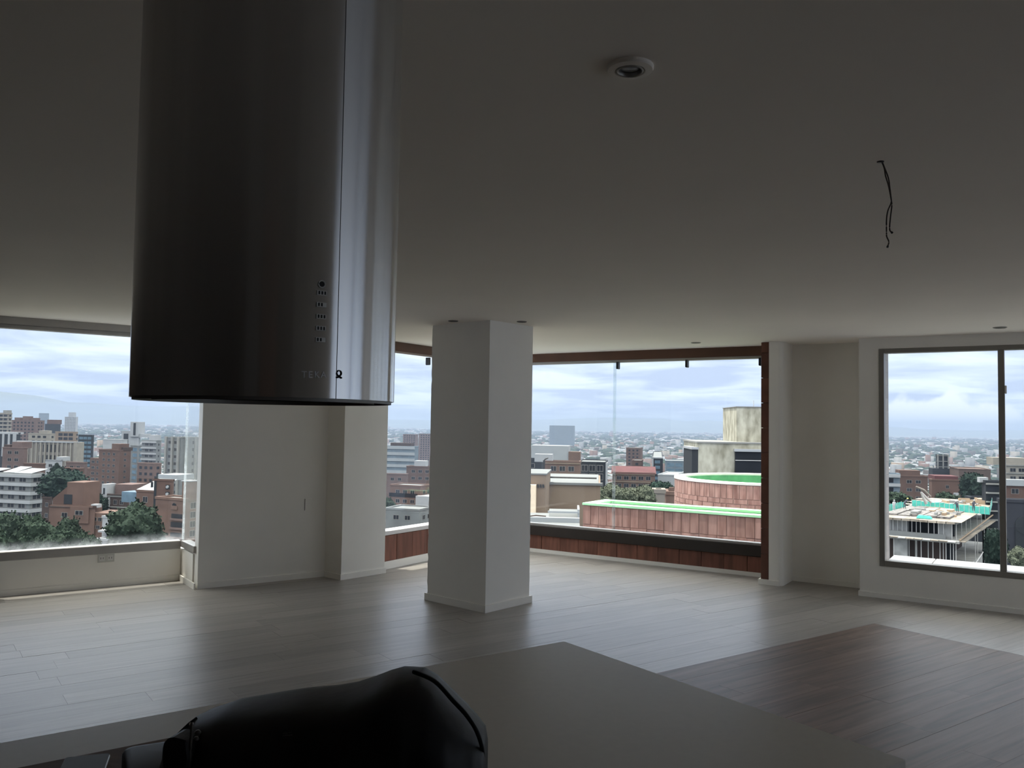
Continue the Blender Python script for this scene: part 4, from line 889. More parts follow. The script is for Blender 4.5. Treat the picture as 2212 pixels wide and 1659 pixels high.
# tan wall building and grey roof
tk = Blk(1181, 1297, 1303, 1049, 44, 57.6 - 90 + 32.4 + 6)
tan = empty('low_building', tk.c + Vector((0, 0, tk.z1 - 4)), 'tan rendered wall with a grey parapet at the left of the wide window view', 'building')
MB().prism(tk.pts(0, tk.ll + 2.2, 0, 9), tk.z1 - 6, tk.z1).build('wall', M['f_tan'], tan)
MB().prism(tk.pts(-.1, tk.ll + 2.2, -.1, .3), tk.z1, tk.z1 + .12).build('parapet', M['f_grey'], tan)
MB().prism(tk.pts(.1, tk.ll + 2.2, .3, 9), tk.z1 - .05, tk.z1 + .05).build('roof', M['f_grey'], tan)
MB().tube([tk.P(.2, .5, tk.z1 + .35), tk.P(tk.ll, .5, tk.z1 + .35)], .05, 6).build('roof_pipe', M['black'], tan)
t2 = Blk(1120, 1179, 1181, 1026, 41, 6); MB().prism(t2.pts(0, t2.ll, 0, 4), t2.z1 - 8, t2.z1).build('upper_block', M['f_tan'], tan)
MB().prism(t2.pts(-.05, t2.ll, -.05, 4), t2.z1, t2.z1 + .07).build('upper_coping', M['f_grey'], tan)
for i in range(6): a = .05 + i * .13; p = t2.P(a, -.04, t2.z1 - .62); MB().poly([p, p + t2.l * .09 + Vector((0, 0, .0)), p + t2.l * .12 + Vector((0, 0, .16)), p + t2.l * .03 + Vector((0, 0, .16))] + [q - t2.r * .02 for q in (p, p + t2.l * .09, p + t2.l * .12 + Vector((0, 0, .16)), p + t2.l * .03 + Vector((0, 0, .16)))], [(0, 1, 2, 3), (7, 6, 5, 4), (0, 4, 5, 1), (1, 5, 6, 2), (2, 6, 7, 3), (3, 7, 4, 0)]).build('slanted_vent', M['black'], tan)
t3 = Blk(1146, 1157, 1159, 1048, 40.5, 6); MB().prism(t3.pts(0, t3.ll, 0, 1), t3.z1 - 6, t3.z1).build('lit_strip', mat('lit_render', (.62, .50, .36), .8, var=.05), tan)  # lit strip of the tan wall: the light is put into a paler colour
gk = Blk(1105, 1252, 1254, 1113, 25, 4)
gr_ = empty('low_roof', gk.c + Vector((0, 0, gk.z1 - 2)), 'pale grey flat roof with a rounded skylight left of the brick planter', 'roof')
MB().prism(gk.pts(0, gk.ll, -2.4, 2.5), gk.z1 - 1.2, gk.z1 - .22).build('roof_slab', M['f_grey'], gr_)
MB().prism(gk.pts(0, gk.ll, -.12, .12), gk.z1 - .22, gk.z1 - .08).build('kerb', M['f_metal'], gr_)
sk = [gk.P(.02, .1 + 0, 0), gk.P(.86, .1, 0)]
n = 9; vs = []
for a in (.06, .92):
    for i in range(n): t = math.pi * i / (n - 1); vs.append(gk.P(a, .75 - .6 * math.cos(t), gk.z1 - .22 + .32 * math.sin(t)))
fs = [(i, i + 1, n + i + 1, n + i) for i in range(n - 1)] + [list(range(n)), list(range(n, 2 * n))[::-1], (0, n, 2 * n - 1, n - 1)]
MB().poly(vs, fs).build('skylight', M['f_grey'], gr_)
MB().prism(gk.pts(0, .06, .1, 1.4), gk.z1 - .22, gk.z1 + .16).build('skylight_end', M['f_metal'], gr_); MB().prism(gk.pts(0, .95, .08, .14), gk.z1 + .04, gk.z1 + .10).build('skylight_rim', M['f_metal'], gr_)
MB().tube([gk.P(1.0, -.05, gk.z1 - .05), gk.P(1.3, -.05, gk.z1 - .03), gk.P(1.55, -.05, gk.z1 - .07)], .02, 6).build('loose_pipe', M['f_dark'], gr_)
lp = at(1175, 1022, 60); o = empty('street_lamp', lp - Vector((0, 0, 4)), 'black street lamp in front of the orange brick apartment block', 'lamp')
MB().tube([lp - Vector((0, 0, 4)), at(1175.3, 994, 60)], .075, 8).build('pole', M['black'], o); a_ = at(1175.3, 994, 60); MB().tube([a_, a_ + Vector((.12, 0, .1)), a_ + Vector((.3, 0, .17))], [.04, .06, .035], 8).build('lamp_head', M['black'], o)
# weathered concrete stair tower
M['f_stain'] = mat('stained_concrete', (.285, .265, .20), .9, var=.35, scale=2.8, stretch=(1.2, 1.2, .6), spec=.1, var2=(.42, .40, .325))
k = Blk(1507, 1690, 1694, 960, 33, 4); tw2 = empty('concrete_tower', k.c + Vector((0, 0, k.z1 - 5)), 'weathered stained concrete rooftop tower behind the brick turret', 'building')
MB().prism(k.pts(0, k.ll, 0, 4), k.z1 - 6, k.z1).build('lower_block', M['f_stain'], tw2)
MB().prism(k.pts(-.05, k.ll + .04, -.06, 4.05), k.z1, k.z1 + .06).build('coping', M['f_concrete'], tw2)
k2 = Blk(1591, 1690, 1694, 881, 33.8, 4); MB().prism(k2.pts(0, k2.ll, 0, 3), k2.z1 - 2.2, k2.z1).build('upper_block', M['f_stain'], tw2)
MB().prism(k2.pts(-.03, k2.ll + .03, -.04, 3), k2.z1, k2.z1 + .035).build('upper_coping', M['f_concrete'], tw2)
q = at(1628, 881, 34.2); MB().tube([q, q + Vector((0, 0, .3))], .012, 6).build('antenna', M['alu'], tw2)
w_ = Blk(1588, 1690, 1692, 977, 32.9, 4); MB().prism(w_.pts(0, w_.ll, -.04, .1), w_.z1 - 1.1, w_.z1 - .0).build('dark_window', M['win'], tw2); MB().prism(w_.pts(0, w_.ll + .03, -.14, .1), w_.z1, w_.z1 + .10).build('white_lintel', M['f_white'], tw2)
MB().prism(w_.pts(0, w_.ll, -.08, -.03), w_.z1 - .36, w_.z1 - .33).build('window_bar', M['alu'], tw2)
w_ = Blk(1495, 1508, 1509, 971, 33.2, 4); MB().prism(w_.pts(0, w_.ll, 0, 2.4), w_.z1 - 2.4, w_.z1).build('dark_side_window', M['f_black'], tw2); MB().prism(w_.pts(-.02, w_.ll + .02, -.05, 2.4), w_.z1, w_.z1 + .09).build('side_window_cap', M['f_white'], tw2)
# ================= through the right window
def ex(root, k):
    for z in range(8): rbox(root, k, 'floor_slab', 'f_concrete', -.5, k.ll + .5, -.6, .2, -3 * z - .3, -3 * z)
    for a in (0, k.ll * .5, k.ll): rbox(root, k, 'column', 'f_concrete', a - .3, a + .3, -.6, 0, -24, .5)
    rbox(root, k, 'lower_part', 'f_black', -3, k.ll + 3, -1.5, 6, -24, -7)
bld('scaffolded_building', 'dark unfinished frame building with pale slabs standing on the plain', Blk(2025, 2048, 2052, 984, 450, 12), 'f_black', win=None, wl=None, wr=None, extra=ex)
bld('apartment_building', 'brown brick block with window rows left of the red brick block', Blk(1943, 2004, 2010, 1031, 300, 12), 'f_brick', wl=(1.8, 1.2, 3.0), wr=None, zlow=-30, extra=lambda r, k: rbox(r, k, 'roof_floor', 'f_brick', 2, 9, 2, 8, 0, 2.2))
def ex(root, k): rbox(root, k, 'vaulted_roof', 'f_redroof', 1, k.ll - 1, 1, 9, 0, 1.4); rbox(root, k, 'white_window', 'f_white', 1.2, 2.6, -.1, 0, -4.4, -3.4); rbox(root, k, 'white_window', 'f_white', 1.0, 1.8, -.1, 0, -8.6, -8.0)
bld('apartment_building', 'red brick block with a few white windows behind the construction site', Blk(2012, 2080, 2086, 1040, 250, 14), 'f_brick', wl=(.9, 1.0, 5.2), wr=None, zlow=-26, extra=ex)
def ex(root, k): bands(root, k, 'f_white', [-(.8 + 2.8 * i) for i in range(6)], .9, out=.8, side='l')
bld('apartment_building', 'bluish block with rounded white balconies at the left frame of the right window', Blk(1900, 1944, 1950, 1026, 260, 14), 'f_blue', win=None, wl=(2, 1.4, 3.4), wr=None, extra=ex, zlow=-30)
bld('house', 'broad brown tiled roof field left of the window mullion', Blk(2070, 2140, 2165, 1016, 420, 18), 'f_brownroof', win=None, wl=None, wr=None, roof='f_brownroof')
def ex(root, k):
    bands(root, k, 'f_concrete', [-(.3 + 1.6 * i) for i in range(7)], .25, out=.5, side='l'); rbox(root, k, 'roof_tank', 'f_white', 2.2, 3.6, 1, 2.4, 0, .9)
bld('house', 'dark modern house with thin pale slab edges beside the window mullion', Blk(2128, 2168, 2176, 1044, 150, 12), 'f_black', win=None, wl=(2.4, .9, 3.2), wr=None, fh=1.6, extra=ex, zlow=-14)
bld('house', 'dark low house with grey railings below the dark modern house', Blk(2096, 2160, 2172, 1080, 172, 12), 'f_black', win=None, wl=(2.2, .9, 3), wr=None, zlow=-20, extra=lambda r, k: bands(r, k, 'f_grey', [-.3, -2.2], .25, out=.4, side='l'))
def ex(root, k): bands(root, k, 'f_concrete', [-(.3 + 2.8 * i) for i in range(5)], .4, out=.4, side='l'); rbox(root, k, 'roof_floor', 'f_cream', 3, 14, 1, 8, 0, 2.6)
bld('apartment_building', 'cream and brick apartment block beyond the window mullion, topmost', Blk(2172, 2240, 2250, 1006, 300, 12), 'f_cream', wl=(2, 1.4, 2.8), wr=None, zlow=-20, extra=ex)
bld('apartment_building', 'brick block with a grey roof band at the right edge of the view', Blk(2170, 2245, 2255, 1046, 190, 12), 'f_brick', wl=(1.6, 1.2, 3), wr=None, zlow=-18, roof='f_grey', extra=lambda r, k: rbox(r, k, 'grey_band', 'f_metal', -.2, k.ll, -.5, 2, -.5, .9))
def ex(root, k): p = k.P(1.6, -.05, k.z1 - 3.2); MB().tube([p, p - k.r * .1], 1.3, 24).build('arch_opening', M['f_black'], root); rbox(root, k, 'dark_gate', 'f_black', .3, 2.9, -.12, 0, -9, -3.2)
bld('house', 'dark slate coloured house with an arched opening at the right edge', Blk(2164, 2240, 2250, 1087, 120, 12), 'f_slate', win=None, wl=None, wr=None, extra=ex)
tree(2106, 1020, 62, 64, 235, 'dark green tree right of the red brick block', 'c', rz=1.1)
tree(2046, 1063, 54, 36, 188, 'dark green tree right behind the teal netting', 'a', rz=2.1)
tree(1936, 1062, 60, 34, 170, 'green tree behind the left end of the teal netting', 'b', rz=.2)
tree(2150, 1140, 46, 90, 106, 'dark tree right of the construction site scaffold', 'c', rz=.8)
tree(2203, 1182, 46, 44, 90, 'pale grey leafed tree at the lower right window corner', 'd1', rz=.8)
# construction site
def site():
    top = Blk(1893, 2064, 2143, 1127, 122, 36); low = Blk(1889, 2066, 2157, 1169, 121, 36)
    M['ply'] = mat('formwork_plywood', (.19, .155, .12), .8, var=.25, scale=.8, rand=.3, var2=(.27, .235, .19)); M['conc'] = mat('raw_concrete', (.235, .235, .225), .9, var=.25, scale=.8); M['steelp'] = mat('steel_prop', (.45, .44, .42), .5, .3)
    M['teal'] = mat('teal_netting', (.05, .34, .28), .8, var=.2, scale=1.5); M['timber'] = mat('sawn_timber', (.28, .20, .13), .8, rand=.3)
    root = empty('construction_site', top.c + Vector((0, 0, top.z1 - 12)), 'unfinished concrete building with plywood deck, props and teal netting outside the right window', 'building')
    def bx(nm, k, m, a0, a1, b0, b1, z0, z1, par=root): return MB().prism(k.pts(a0, a1, b0, b1), z0, z1).build(nm, M[m], par)
    Z = top.z1; LL, RR = top.ll, top.rl
    bx('deck', top, 'conc', -.3, LL, -.3, RR, Z - .35, Z - .06)
    rd = random.Random(4)
    pm = MB().box(0, 1, 0, 1, 0, .05).mesh('plywood_sheet', M['ply']); na, nb = int(LL / 1.9), int(RR / 1.9)
    fa = Fr((top.c.x, top.c.y), 0); fa.x = top.l; fa.y = top.r
    rzl = math.atan2(top.l.y, top.l.x)
    for i in range(-1, na + 1):
        for j in range(-1, nb):
            a, b = -.3 + (i + 1) * 1.9 - 1.9 * .3, -.3 + (j + 1) * 1.9 - .5
            if a > LL or b > RR: continue
            if i > 1 and j > 2 and rd.random() < .5: continue
            p = top.P(a + 1.86, b, Z - .05 + rd.uniform(-.01, .015)); inst('plywood_sheet', pm, root, p, rzl + math.pi, (1.86, -1.86 if False else 1.86, 1)) if False else inst('plywood_sheet', pm, root, top.P(a, b, Z - .05 + rd.uniform(-.01, .015)), rzl, (1.86, -1.86, 1))
    for i in range(9): bx('edge_board', top, 'ply', LL * i / 9, LL * (i + 1) / 9 - .1, -.75 - rd.random() * .2, -.68, Z - .32, Z - .02)
    bx('column', top, 'conc', .6, 2.4, .5, 1.6, low.z1, Z - .3); bx('column', top, 'conc', LL - 4.2, LL - 1.6, .6, 1.8, low.z1, Z - .3); bx('column', top, 'conc', .5, 1.4, RR - 4, RR - 3, low.z1, Z - .3); bx('column', top, 'conc', LL * .5, LL * .5 + 1, 6, 7, low.z1, Z - .3)
    bx('core_wall', top, 'f_black', .8, LL - 1, 4.5, 4.9, low.z1 - 6, Z - .3); bx('core_wall', top, 'f_dark', 5, 5.4, 5, RR - 2, low.z1 - 6, Z - .3)
    pp = MB().tube([(0, 0, 0), (0, 0, 1)], .055, 6).mesh('steel_prop', M['steelp'])
    for i in range(16): inst('steel_prop', pp, root, top.P(.4 + i * LL / 16 + rd.uniform(-.25, .25), .1 + rd.uniform(-.2, .5), low.z1), 0, (1, 1, Z - .3 - low.z1))
    for i in range(8): inst('steel_prop', pp, root, top.P(rd.uniform(-.1, .4), .8 + i * RR / 8, low.z1), 0, (1, 1, Z - .3 - low.z1))
    # lower slabs
    Zl = low.z1
    bx('lower_slab', low, 'conc', -.4, low.ll, -.4, low.rl, Zl - .35, Zl); bx('lower_slab', low, 'conc', 1, low.ll, 1, low.rl, Zl - 6.4, Zl - 6.1); bx('slab_kerb', low, 'rebar' if False else 'f_grey', 1.5, low.ll, .6, .9, Zl, Zl + .7)
    for i in range(10): bx('edge_board', low, 'ply' if i % 3 else 'steelp', low.ll * i / 10, low.ll * (i + 1) / 10 - .1, -.9 - rd.random() * .3, -.4, Zl - .12, Zl - .02)
    for i in range(6): bx('edge_board', low, 'ply', -1.0 - rd.random() * .2, -.4, low.rl * i / 6, low.rl * (i + 1) / 6 - .1, Zl - .12, Zl - .02)
    for i in range(20): inst('steel_prop', pp, root, low.P(.2 + i * low.ll / 20 + rd.uniform(-.3, .3), rd.uniform(-.2, 1.5), Zl - 6.2), 0, (1, 1, 5.85))
    for i in range(7): inst('steel_prop', pp, root, low.P(rd.uniform(-.5, .2), .5 + i * low.rl / 7, Zl - 8), 0, (1, 1, 7.65))
    bx('back_wall', low, 'f_dark', 2, low.ll, 3.2, 3.5, Zl - 6.1, Zl - .35); bx('column', low, 'conc', low.ll - 4.4, low.ll - 2.6, .4, 1.4, Zl - 6.1, Zl - .35)
    a, b = low.P(-.3, .5, Zl - 6.5), low.P(-.8, low.rl - .5, Zl - 1.6); MB().tube([a, b], .1, 6).build('diagonal_brace', M['steelp'], root)
    a, b = low.P(-.4, .3, Zl + .15), low.P(-.8, low.rl - 4, Zl + 1.2); MB().tube([a, b], .12, 6).build('diagonal_brace', M['timber'], root)
    bx('lower_block', low, 'conc', 2.5, low.ll, 2.5, low.rl, ground(121), Zl - 6.4)
    M['rebar'] = mat('rebar_mat', (.10, .09, .085), .8, var=.6, scale=2.2, rand=.3, var2=(.24, .22, .21))
    for i in range(5):
        for j in range(4):
            if rd.random() < .85: bx('rebar_mat', top, 'rebar', 1.2 + i * LL * .17, 1.2 + (i + .92) * LL * .17, 3 + j * RR * .19, 3 + (j + .9) * RR * .19, Z + .0, Z + rd.uniform(.12, .4))
    # teal netting round the far edges of the deck
    def net(pa, pb, h, n):
        mb = MB()
        for i in range(n):
            p = pa.lerp(pb, i / n); q = pa.lerp(pb, (i + 1) / n); w = rd.uniform(-.12, .12); t = Vector((.04, .05, 0))
            p = p + Vector((0, 0, 0)); mb.poly([p, q, q + Vector((0, 0, h + w)), p + Vector((0, 0, h + rd.uniform(-.1, .1))), p + t, q + t, q + t + Vector((0, 0, h + w)), p + t + Vector((0, 0, h))], [(0, 1, 2, 3), (7, 6, 5, 4), (0, 4, 5, 1), (1, 5, 6, 2), (2, 6, 7, 3), (3, 7, 4, 0)])
        mb.build('netting', M['teal'], root)
        for i in range(n + 1): inst('steel_prop', pp, root, pa.lerp(pb, i / n), 0, (.7, .7, h + .15))
    cR = top.P(.0, RR, Z); cB = top.P(LL * .62, RR, Z)
    pA = at(1914, 1092, 134); pA.z = Z + .1; pB = at(1955, 1086, 142); pB.z = Z; pC = at(1970, 1085, 144); pC.z = Z; pD = at(2138, 1096, 133); pD.z = Z
    net(pA, pB, 1.1, 5); net(pC, pD, 1.15, 16); net(pD, top.P(-.3, RR - 3.2, Z), 1.2, 4)
    # small tarps
    for (a, b, l, w, hgt, zz, lab) in ((3.2, .6, 2.2, 1.0, .5, Z, 'a'), (-.6, low.rl - 6.0, 1.0, 2.6, 1.1, Zl, 'b')):
        k = top if lab == 'a' else low
        q = k.pts(a, a + l, b, b + w); cc = sum(q, Vector()) / 4
        v = [Vector((p.x, p.y, zz)) for p in q] + [Vector((p.x * .75 + cc.x * .25, p.y * .75 + cc.y * .25, zz + hgt * rd.uniform(.8, 1.1))) for p in q]
        MB().poly(v, [(3, 2, 1, 0), (4, 5, 6, 7), (0, 1, 5, 4), (1, 2, 6, 5), (2, 3, 7, 6), (3, 0, 4, 7)]).build('tarpaulin', M['teal'], root, bevel=.08)
    # timber and panels lying on the deck: things of their own
    tm = MB().box(-.5, .5, -.5, .5, 0, 1).mesh('timber_stack', M['timber']); cm = MB().box(-.5, .5, -.5, .5, 0, 1).mesh('panel', M['conc'])
    for i in range(34):
        a, b = rd.uniform(1.5, LL - 4), rd.uniform(3, RR - 2)
        o = inst('plank_stack', tm if i % 3 else cm, None, top.P(a, b, Z), rzl + rd.choice((0, 1.57, .4, 2)), (rd.uniform(1.2, 4), rd.uniform(.3, .9), rd.uniform(.2, .8))); tag(o, *(('small stack of sawn timber lying on the construction deck', 'timber stack', 'timber stacks on the construction deck') if i % 3 else ('small stack of grey panels lying on the construction deck', 'panel stack', 'panel stacks on the construction deck')))
    for (a, b, lx, hz_, lab) in ((1.5, RR - 4.5, 3.6, .7, 'long pale timber stack at the right end of the construction deck'), (6.2, 5, 3.2, .8, 'grey panel stack in the middle of the construction deck')):
        o = empty('timber_stack', top.P(a, b, Z), lab, 'timber stack')
        for j in range(5):
            q = top.P(a + rd.uniform(-.1, .1), b, Z + .03 + j * hz_ / 5); ob = inst('board', tm if 'timber' in lab else cm, o, q, rzl + 1.57 + rd.uniform(-.04, .04), (lx, 1.0, hz_ / 5 - .03))
    # concrete placing arm
    o = empty('placing_boom', at(1998, 1090, 140), 'grey angled steel arm standing on the construction deck', 'machine')
    z0 = Vector((0, 0, 0)); D = 140
    MB().tube([at(2001, 1088, D), at(1993, 1072, D), at(1990, 1063, D)], [.28, .22, .14], 8).build('mast', M['alu'], o); MB().tube([at(1990, 1064, D), at(2004, 1078, D), at(2012, 1086, D)], [.2, .2, .14], 8).build('lower_arm', M['alu'], o)
    MB().tube([at(1979, 1051, D), at(1996, 1059, D), at(2010, 1073, D)], [.12, .2, .18], 8).build('upper_arm', M['f_beige'], o)
    # workers
    def worker(px, py, d, lean, label, shirt, hat, arm=0):
        b = at(px, py, d); o = empty('person', b, label, 'person', None); up_ = Vector((0, 0, 1)); sd = Vector((1, 0, 0)); f = Vector((lean, 0, 0))
        hip = b + up_ * .9; ch = hip + up_ * .42 + f * .35; nk = ch + up_ * .14 + f * .15; J = [hip, hip + up_ * .2 + f * .12, ch, nk, nk + up_ * .14 + f * .05]
        vs = list(J); ed = [(0, 1), (1, 2), (2, 3), (3, 4)]; rad = [.15, .15, .18, .065, .10]
        for s_ in (-1, 1):
            i = len(vs); vs += [hip + sd * s_ * .1 - up_ * .05, b + sd * s_ * .13 + up_ * .48 + Vector((0, -.04, 0)), b + sd * s_ * .14 + up_ * .08, b + sd * s_ * .14 + Vector((0, -.18, .05))]; rad += [.10, .075, .05, .05]; ed += [(0, i), (i, i + 1), (i + 1, i + 2), (i + 2, i + 3)]
            i = len(vs); vs += [ch + sd * s_ * .2 + up_ * .03, ch + sd * s_ * (.28 + arm * .1) - up_ * (.24 - arm * .1) + f * .2, ch + sd * s_ * (.26 + arm * .25) - up_ * (.46 - arm * .4) + f * .4 + Vector((0, -.1, 0))]; rad += [.07, .055, .045]; ed += [(2, i), (i, i + 1), (i + 1, i + 2)]
        me = bpy.data.meshes.new('body'); me.from_pydata([tuple(v - b) for v in vs], ed, []); ob = bpy.data.objects.new('body', me); COL.objects.link(ob); ob.parent = o
        md = ob.modifiers.new('skin', 'SKIN')
        for i, r in enumerate(rad): me.skin_vertices[0].data[i].radius = (r, r * .85, 0) if False else (r, r)
        me.skin_vertices[0].data[0].use_root = True
        sb = ob.modifiers.new('smooth', 'SUBSURF'); sb.levels = sb.render_levels = 1; me.materials.append(shirt)
        hd = nk + up_ * .17 + f * .06
        MB().lathe(hd, [(.13, .0), (.155, .01), (.13, .03), (.12, .09), (.07, .14), (.01, .155)], 14).build('hard_hat', hat, o, smooth=True)
    sh1 = mat('worker_dark_clothes', (.05, .055, .07), .9); sh2 = mat('worker_pale_clothes', (.35, .35, .36), .9); hw = M['f_white']; hy = mat('yellow_hat', (.6, .55, .12), .6)
    worker(1931, 1104, 131, .1, 'person in grey clothes and white hard hat at the left end of the deck', sh2, hw)
    worker(1954, 1099, 136, .9, 'person in dark clothes bending under a yellow hard hat by the netting', sh1, hy, .5)
    worker(2068, 1106, 131, -.4, 'person in dark clothes and white hard hat in the middle of the deck', sh1, hw, .6)
    worker(2103, 1104, 130, .2, 'person in dark clothes standing at the right end of the deck', sh1, hw, .2)
site()
# ================= the far plain
FC = dict(white=(.30, .31, .32), metal=(.22, .235, .245), grey=(.13, .135, .14), brick=(.105, .068, .056), pink=(.13, .095, .085), beige=(.17, .155, .135), concrete=(.18, .18, .175), dark=(.05, .045, .042), tan=(.16, .125, .095))
def far():
    rd = np.random.default_rng(5); pal = ['g_white', 'g_metal', 'g_grey', 'g_brick', 'g_pink', 'g_beige', 'g_concrete', 'g_dark', 'g_tan']
    for q in pal: c = FC[q[2:]]; M[q] = mat('far_' + q[2:], c, .9, var=.1, scale=.05, spec=.08); pr = [.13, .10, .22, .12, .08, .07, .10, .15, .03]
    N = 30000; u = rd.random(N); d = 560 * np.exp(u * math.log(11000 / 560)); az = rd.uniform(-.80, .80, N); x = np.sin(az) * d; y = np.cos(az) * d
    fwd = y; w = rd.uniform(6, 15, N) * (1 + d / 5000); l = rd.uniform(6, 15, N) * (1 + d / 5000); h = rd.uniform(3, 8.5, N); tall = rd.random(N) < np.where((d > 1500) & (d < 4000), .06, .02); h = np.where(tall, rd.uniform(11, 26, N), h); w = np.where(tall & (d > 2000), w * .7, w); m = rd.choice(len(pal), N, p=pr); rz = rd.choice([.25, .3, .9, .55], N) + rd.normal(0, .05, N)
    m = np.where(tall & (m < 2), 2, m)
    keep = np.ones(N, bool)
    for fx, fy, fr_ in FOOT: keep &= np.hypot(x - fx, y - fy) > fr_ + 8
    x, y, d, w, l, h, m, rz = (q[keep] for q in (x, y, d, w, l, h, m, rz)); N = len(x)
    order = np.argsort(d); g = np.interp(d, [0, 120, 250, 600, 1500, 3000], [-40, -40, -48, -62, -80, -82])
    # the nearest ones one by one
    unit = {}
    def um(i):
        if i not in unit:
            mb = MB().box(-.5, .5, -.5, .5, 0, 1).box(-.52, .52, -.52, .52, 1, 1.04, WF, 1)
            for a in (-.28, 0.0, .28): mb.box(a - .07, a + .07, -.51, .51, .55, .75, WF, 2).box(-.51, .51, a - .07, a + .07, .55, .75, WF, 2)
            unit[i] = mb.mesh('city_house', [M[pal[i]], M['f_metal' if i % 2 else 'g_grey'], M['win']])
        return unit[i]
    cnt = 0; own = set(); bad = set(); cn = ['white', 'pale metal', 'grey', 'red brick', 'pink brick', 'beige', 'concrete', 'dark brick', 'tan']
    for i in order:
        px = 1106 + F * (x[i] / y[i])
        if not (-60 < px < 470 or 815 < px < 960 or 1120 < px < 1690 or 1890 < px < 2260): continue
        if any(math.hypot(x[i] - x[j], y[i] - y[j]) < .72 * (max(w[i], l[i]) + max(w[j], l[j])) for j in own): bad.add(int(i)); continue
        ob = bpy.data.objects.new('city_house', um(int(m[i]))); COL.objects.link(ob); ob.location = (x[i], y[i], g[i]); ob.rotation_euler = (0, 0, rz[i]); ob.scale = (w[i], l[i], h[i])
        tag(ob, 'small low %s house on the hazy city plain beyond the nearer blocks' % cn[int(m[i])], 'house', '%s houses of the city plain' % cn[int(m[i])]); own.add(int(i)); cnt += 1
        if cnt >= 290: break
    oi = np.array(sorted(own)); OX, OY, OR = x[oi], y[oi], np.maximum(w[oi], l[oi]) * .72
    far_off = np.ones(N, bool); sel = d < d[oi].max() + 60
    far_off[sel] = (np.hypot(x[sel][:, None] - OX, y[sel][:, None] - OY) > OR + (np.maximum(w[sel], l[sel]) * .72)[:, None]).all(1)
    idx = np.array([i for i in range(N) if i not in own and i not in bad and far_off[i]]); n = len(idx)
    c, s_ = np.cos(rz[idx]), np.sin(rz[idx]); V = np.zeros((n, 8, 3))
    for q, (a, b) in enumerate(((-.5, -.5), (.5, -.5), (.5, .5), (-.5, .5))):
        for t in (0, 1):
            V[:, q + 4 * t, 0] = x[idx] + a * w[idx] * c - b * l[idx] * s_; V[:, q + 4 * t, 1] = y[idx] + a * w[idx] * s_ + b * l[idx] * c; V[:, q + 4 * t, 2] = g[idx] + h[idx] * t
    Q = np.array([(4, 5, 6, 7), (0, 1, 5, 4), (1, 2, 6, 5), (2, 3, 7, 6), (3, 0, 4, 7)]); FQ = (np.arange(n)[:, None, None] * 8 + Q[None]).reshape(-1, 4)
    me = bpy.data.meshes.new('city_blocks'); me.vertices.add(n * 8); me.vertices.foreach_set('co', V.reshape(-1)); me.loops.add(n * 20); me.loops.foreach_set('vertex_index', FQ.reshape(-1).astype(np.int32))
    me.polygons.add(n * 5); me.polygons.foreach_set('loop_start', np.arange(0, n * 20, 4, dtype=np.int32))
    for p_ in pal: me.materials.append(M[p_])
    me.materials.append(M['g_metal']); me.materials.append(M['g_brick']); me.materials.append(M['f_white'])
    mi = np.repeat(m[idx], 5).reshape(n, 5).astype(np.int32); rc = rd.choice([0, 1, 2, 3], n, p=[.20, .22, .24, .34]); mi[:, 0] = np.where(rc == 0, len(pal) + 2, np.where(rc == 1, len(pal), np.where(rc == 2, len(pal) + 1, 2)))
    me.polygons.foreach_set('material_index', mi.reshape(-1)); me.update(calc_edges=True); me.validate()
    o = bpy.data.objects.new('city_blocks', me); COL.objects.link(o); tag(o, 'countless low roofs and blocks spread over the far hazy plain', kind='stuff')
    # trees among the roofs
    bm = bmesh.new(); bmesh.ops.create_icosphere(bm, subdivisions=1, radius=1); iv = np.array([v.co[:] for v in bm.verts]); jf = np.array([[v.index for v in f.verts] for f in bm.faces]); bm.free()
    N = 15000; u = rd.random(N); d = 300 * np.exp(u * math.log(9000 / 300)); az = rd.uniform(-.8, .8, N); x = np.sin(az) * d; y = np.cos(az) * d; g = np.interp(d, [0, 120, 250, 600, 1500, 3000], [-40, -40, -48, -62, -80, -82]); r = rd.uniform(3, 7, N) * (1 + d / 3500); rz_ = rd.uniform(.5, .8, N)
    keep = (np.hypot(x[:, None] - OX, y[:, None] - OY) > OR + (r * 1.6)[:, None]).all(1)
    for fx, fy, fr_ in FOOT: keep &= np.hypot(x - fx, y - fy) > fr_ + 10
    x, y, d, g, r, rz_ = (q[keep] for q in (x, y, d, g, r, rz_)); N = len(x)
    V = iv[None] * np.stack([r * 1.3, r * 1.1, np.minimum(r * rz_, 9)], 1)[:, None]; V *= 1 + rd.uniform(-.2, .2, V.shape[:2])[..., None]; V += np.stack([x, y, g + np.minimum(r * .6, 6)], 1)[:, None]
    FT = (np.arange(N)[:, None, None] * len(iv) + jf[None]).reshape(-1, 3); me = bpy.data.meshes.new('treetops'); me.vertices.add(N * len(iv)); me.vertices.foreach_set('co', V.reshape(-1)); me.loops.add(FT.size); me.loops.foreach_set('vertex_index', FT.reshape(-1).astype(np.int32)); me.polygons.add(len(FT)); me.polygons.foreach_set('loop_start', np.arange(0, FT.size, 3, dtype=np.int32)); me.materials.append(M['leaf']); me.update(calc_edges=True)
    o = bpy.data.objects.new('treetops', me); COL.objects.link(o); tag(o, 'dark treetops scattered between the far roofs', kind='stuff')
far()
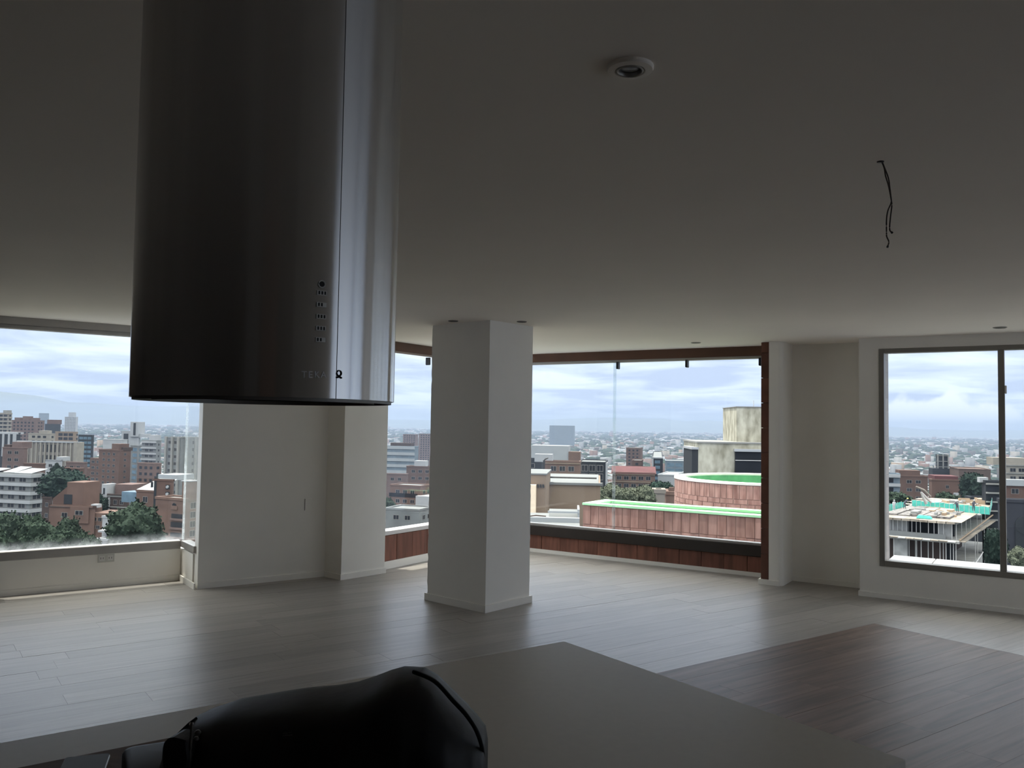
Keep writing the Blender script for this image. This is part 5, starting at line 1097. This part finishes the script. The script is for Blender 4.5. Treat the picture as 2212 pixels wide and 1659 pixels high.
#@@CITY1
# ---- ground, mountains, haze
def terrain():
    mb = MB(); ds = [26, 60, 120, 250, 420, 600, 1000, 1500, 3000, 6000, 12000, 21000]; az = [D2R(-62 + 4 * i) for i in range(34)]; n = len(az)
    vs = [Vector((math.tan(a) * d if abs(a) < 1.2 else 0, d, ground(d))) if False else Vector((math.sin(a) * d, math.cos(a) * d, ground(d))) for d in ds for a in az]
    fs = [(i * n + j, i * n + j + 1, (i + 1) * n + j + 1, (i + 1) * n + j) for i in range(len(ds) - 1) for j in range(n - 1)]
    g = mat('city_ground', (.07, .075, .068), .9, var=.45, scale=.02, coords='Object')
    o = mb.poly(vs, fs).build('terrain', g, org=Vector((0, 0, -40))); tag(o, 'grey green ground of the city plain', kind='structure')
terrain()
def mountains():
    prof = [(-4000, 800), (-1500, 820), (-600, 835), (0, 845), (83, 855), (150, 869), (200, 870), (270, 876), (350, 878), (430, 877), (600, 893), (840, 906), (1000, 908), (1150, 907), (1241, 904), (1317, 901.5), (1386, 903), (1420, 904), (1434, 903.5), (1460, 908), (1490, 910), (1528, 907.5), (1580, 912), (1700, 913), (1850, 917), (1917, 922), (1958, 923), (1983, 927), (2100, 929.5), (2212, 929), (2600, 930), (5000, 925)]
    xs = [p[0] for p in prof]; ys = [p[1] for p in prof]; n = 260; D = 15500; rows = [(-4200, 0), (-2600, .35), (-1300, .75), (0, 1), (1500, .8), (3500, .3), (5000, 0)]
    vs = []
    for dy, hgt in rows:
        for i in range(n):
            px = -2200 + i * (6400 / (n - 1)); p = at(px, float(np.interp(px, xs, ys)), D)
            rz = max(60, p.z + 82); p2 = Vector((p.x * (D + dy) / D, p.y + dy, 0)); q = noise.noise(Vector((p2.x / 900, p2.y / 900, 3)))
            vs.append(Vector((p2.x, p2.y, -84 + rz * hgt * (1 + (.25 * q if hgt not in (0, 1) else .02 * q)))))
    fs = [(i * n + j, i * n + j + 1, (i + 1) * n + j + 1, (i + 1) * n + j) for i in range(len(rows) - 1) for j in range(n - 1)]
    o = MB().poly(vs, fs).build('mountains', mat('forested_slope', (.05, .065, .055), .95, var=.3, scale=.002), org=Vector((0, D, -84)), smooth=True); tag(o, 'low hazy blue mountain ridge across the horizon', kind='structure')
mountains()
def haze():
    m = bpy.data.materials.new('city_haze'); m.use_nodes = True; t = m.node_tree; t.nodes.clear()
    out = nn(t, 'ShaderNodeOutputMaterial'); v = nn(t, 'ShaderNodeVolumeScatter'); v.inputs['Color'].default_value = (.285, .345, .46, 1); v.inputs['Density'].default_value = HAZE; v.inputs['Anisotropy'].default_value = .0
    ab = nn(t, 'ShaderNodeVolumeAbsorption'); ab.inputs['Color'].default_value = (.32, .39, .50, 1); ab.inputs['Density'].default_value = HAZE; ad = nn(t, 'ShaderNodeAddShader')
    t.links.new(v.outputs[0], ad.inputs[0]); t.links.new(ab.outputs[0], ad.inputs[1]); t.links.new(ad.outputs[0], out.inputs['Volume'])
    o = MB().box(-21000, 21000, 70, 22000, -120, 190).build('haze', m, org=Vector((0, 70, -120))); tag(o, 'thin blue haze lying over the city plain', kind='stuff')
HAZE = 1 / 7200
haze()
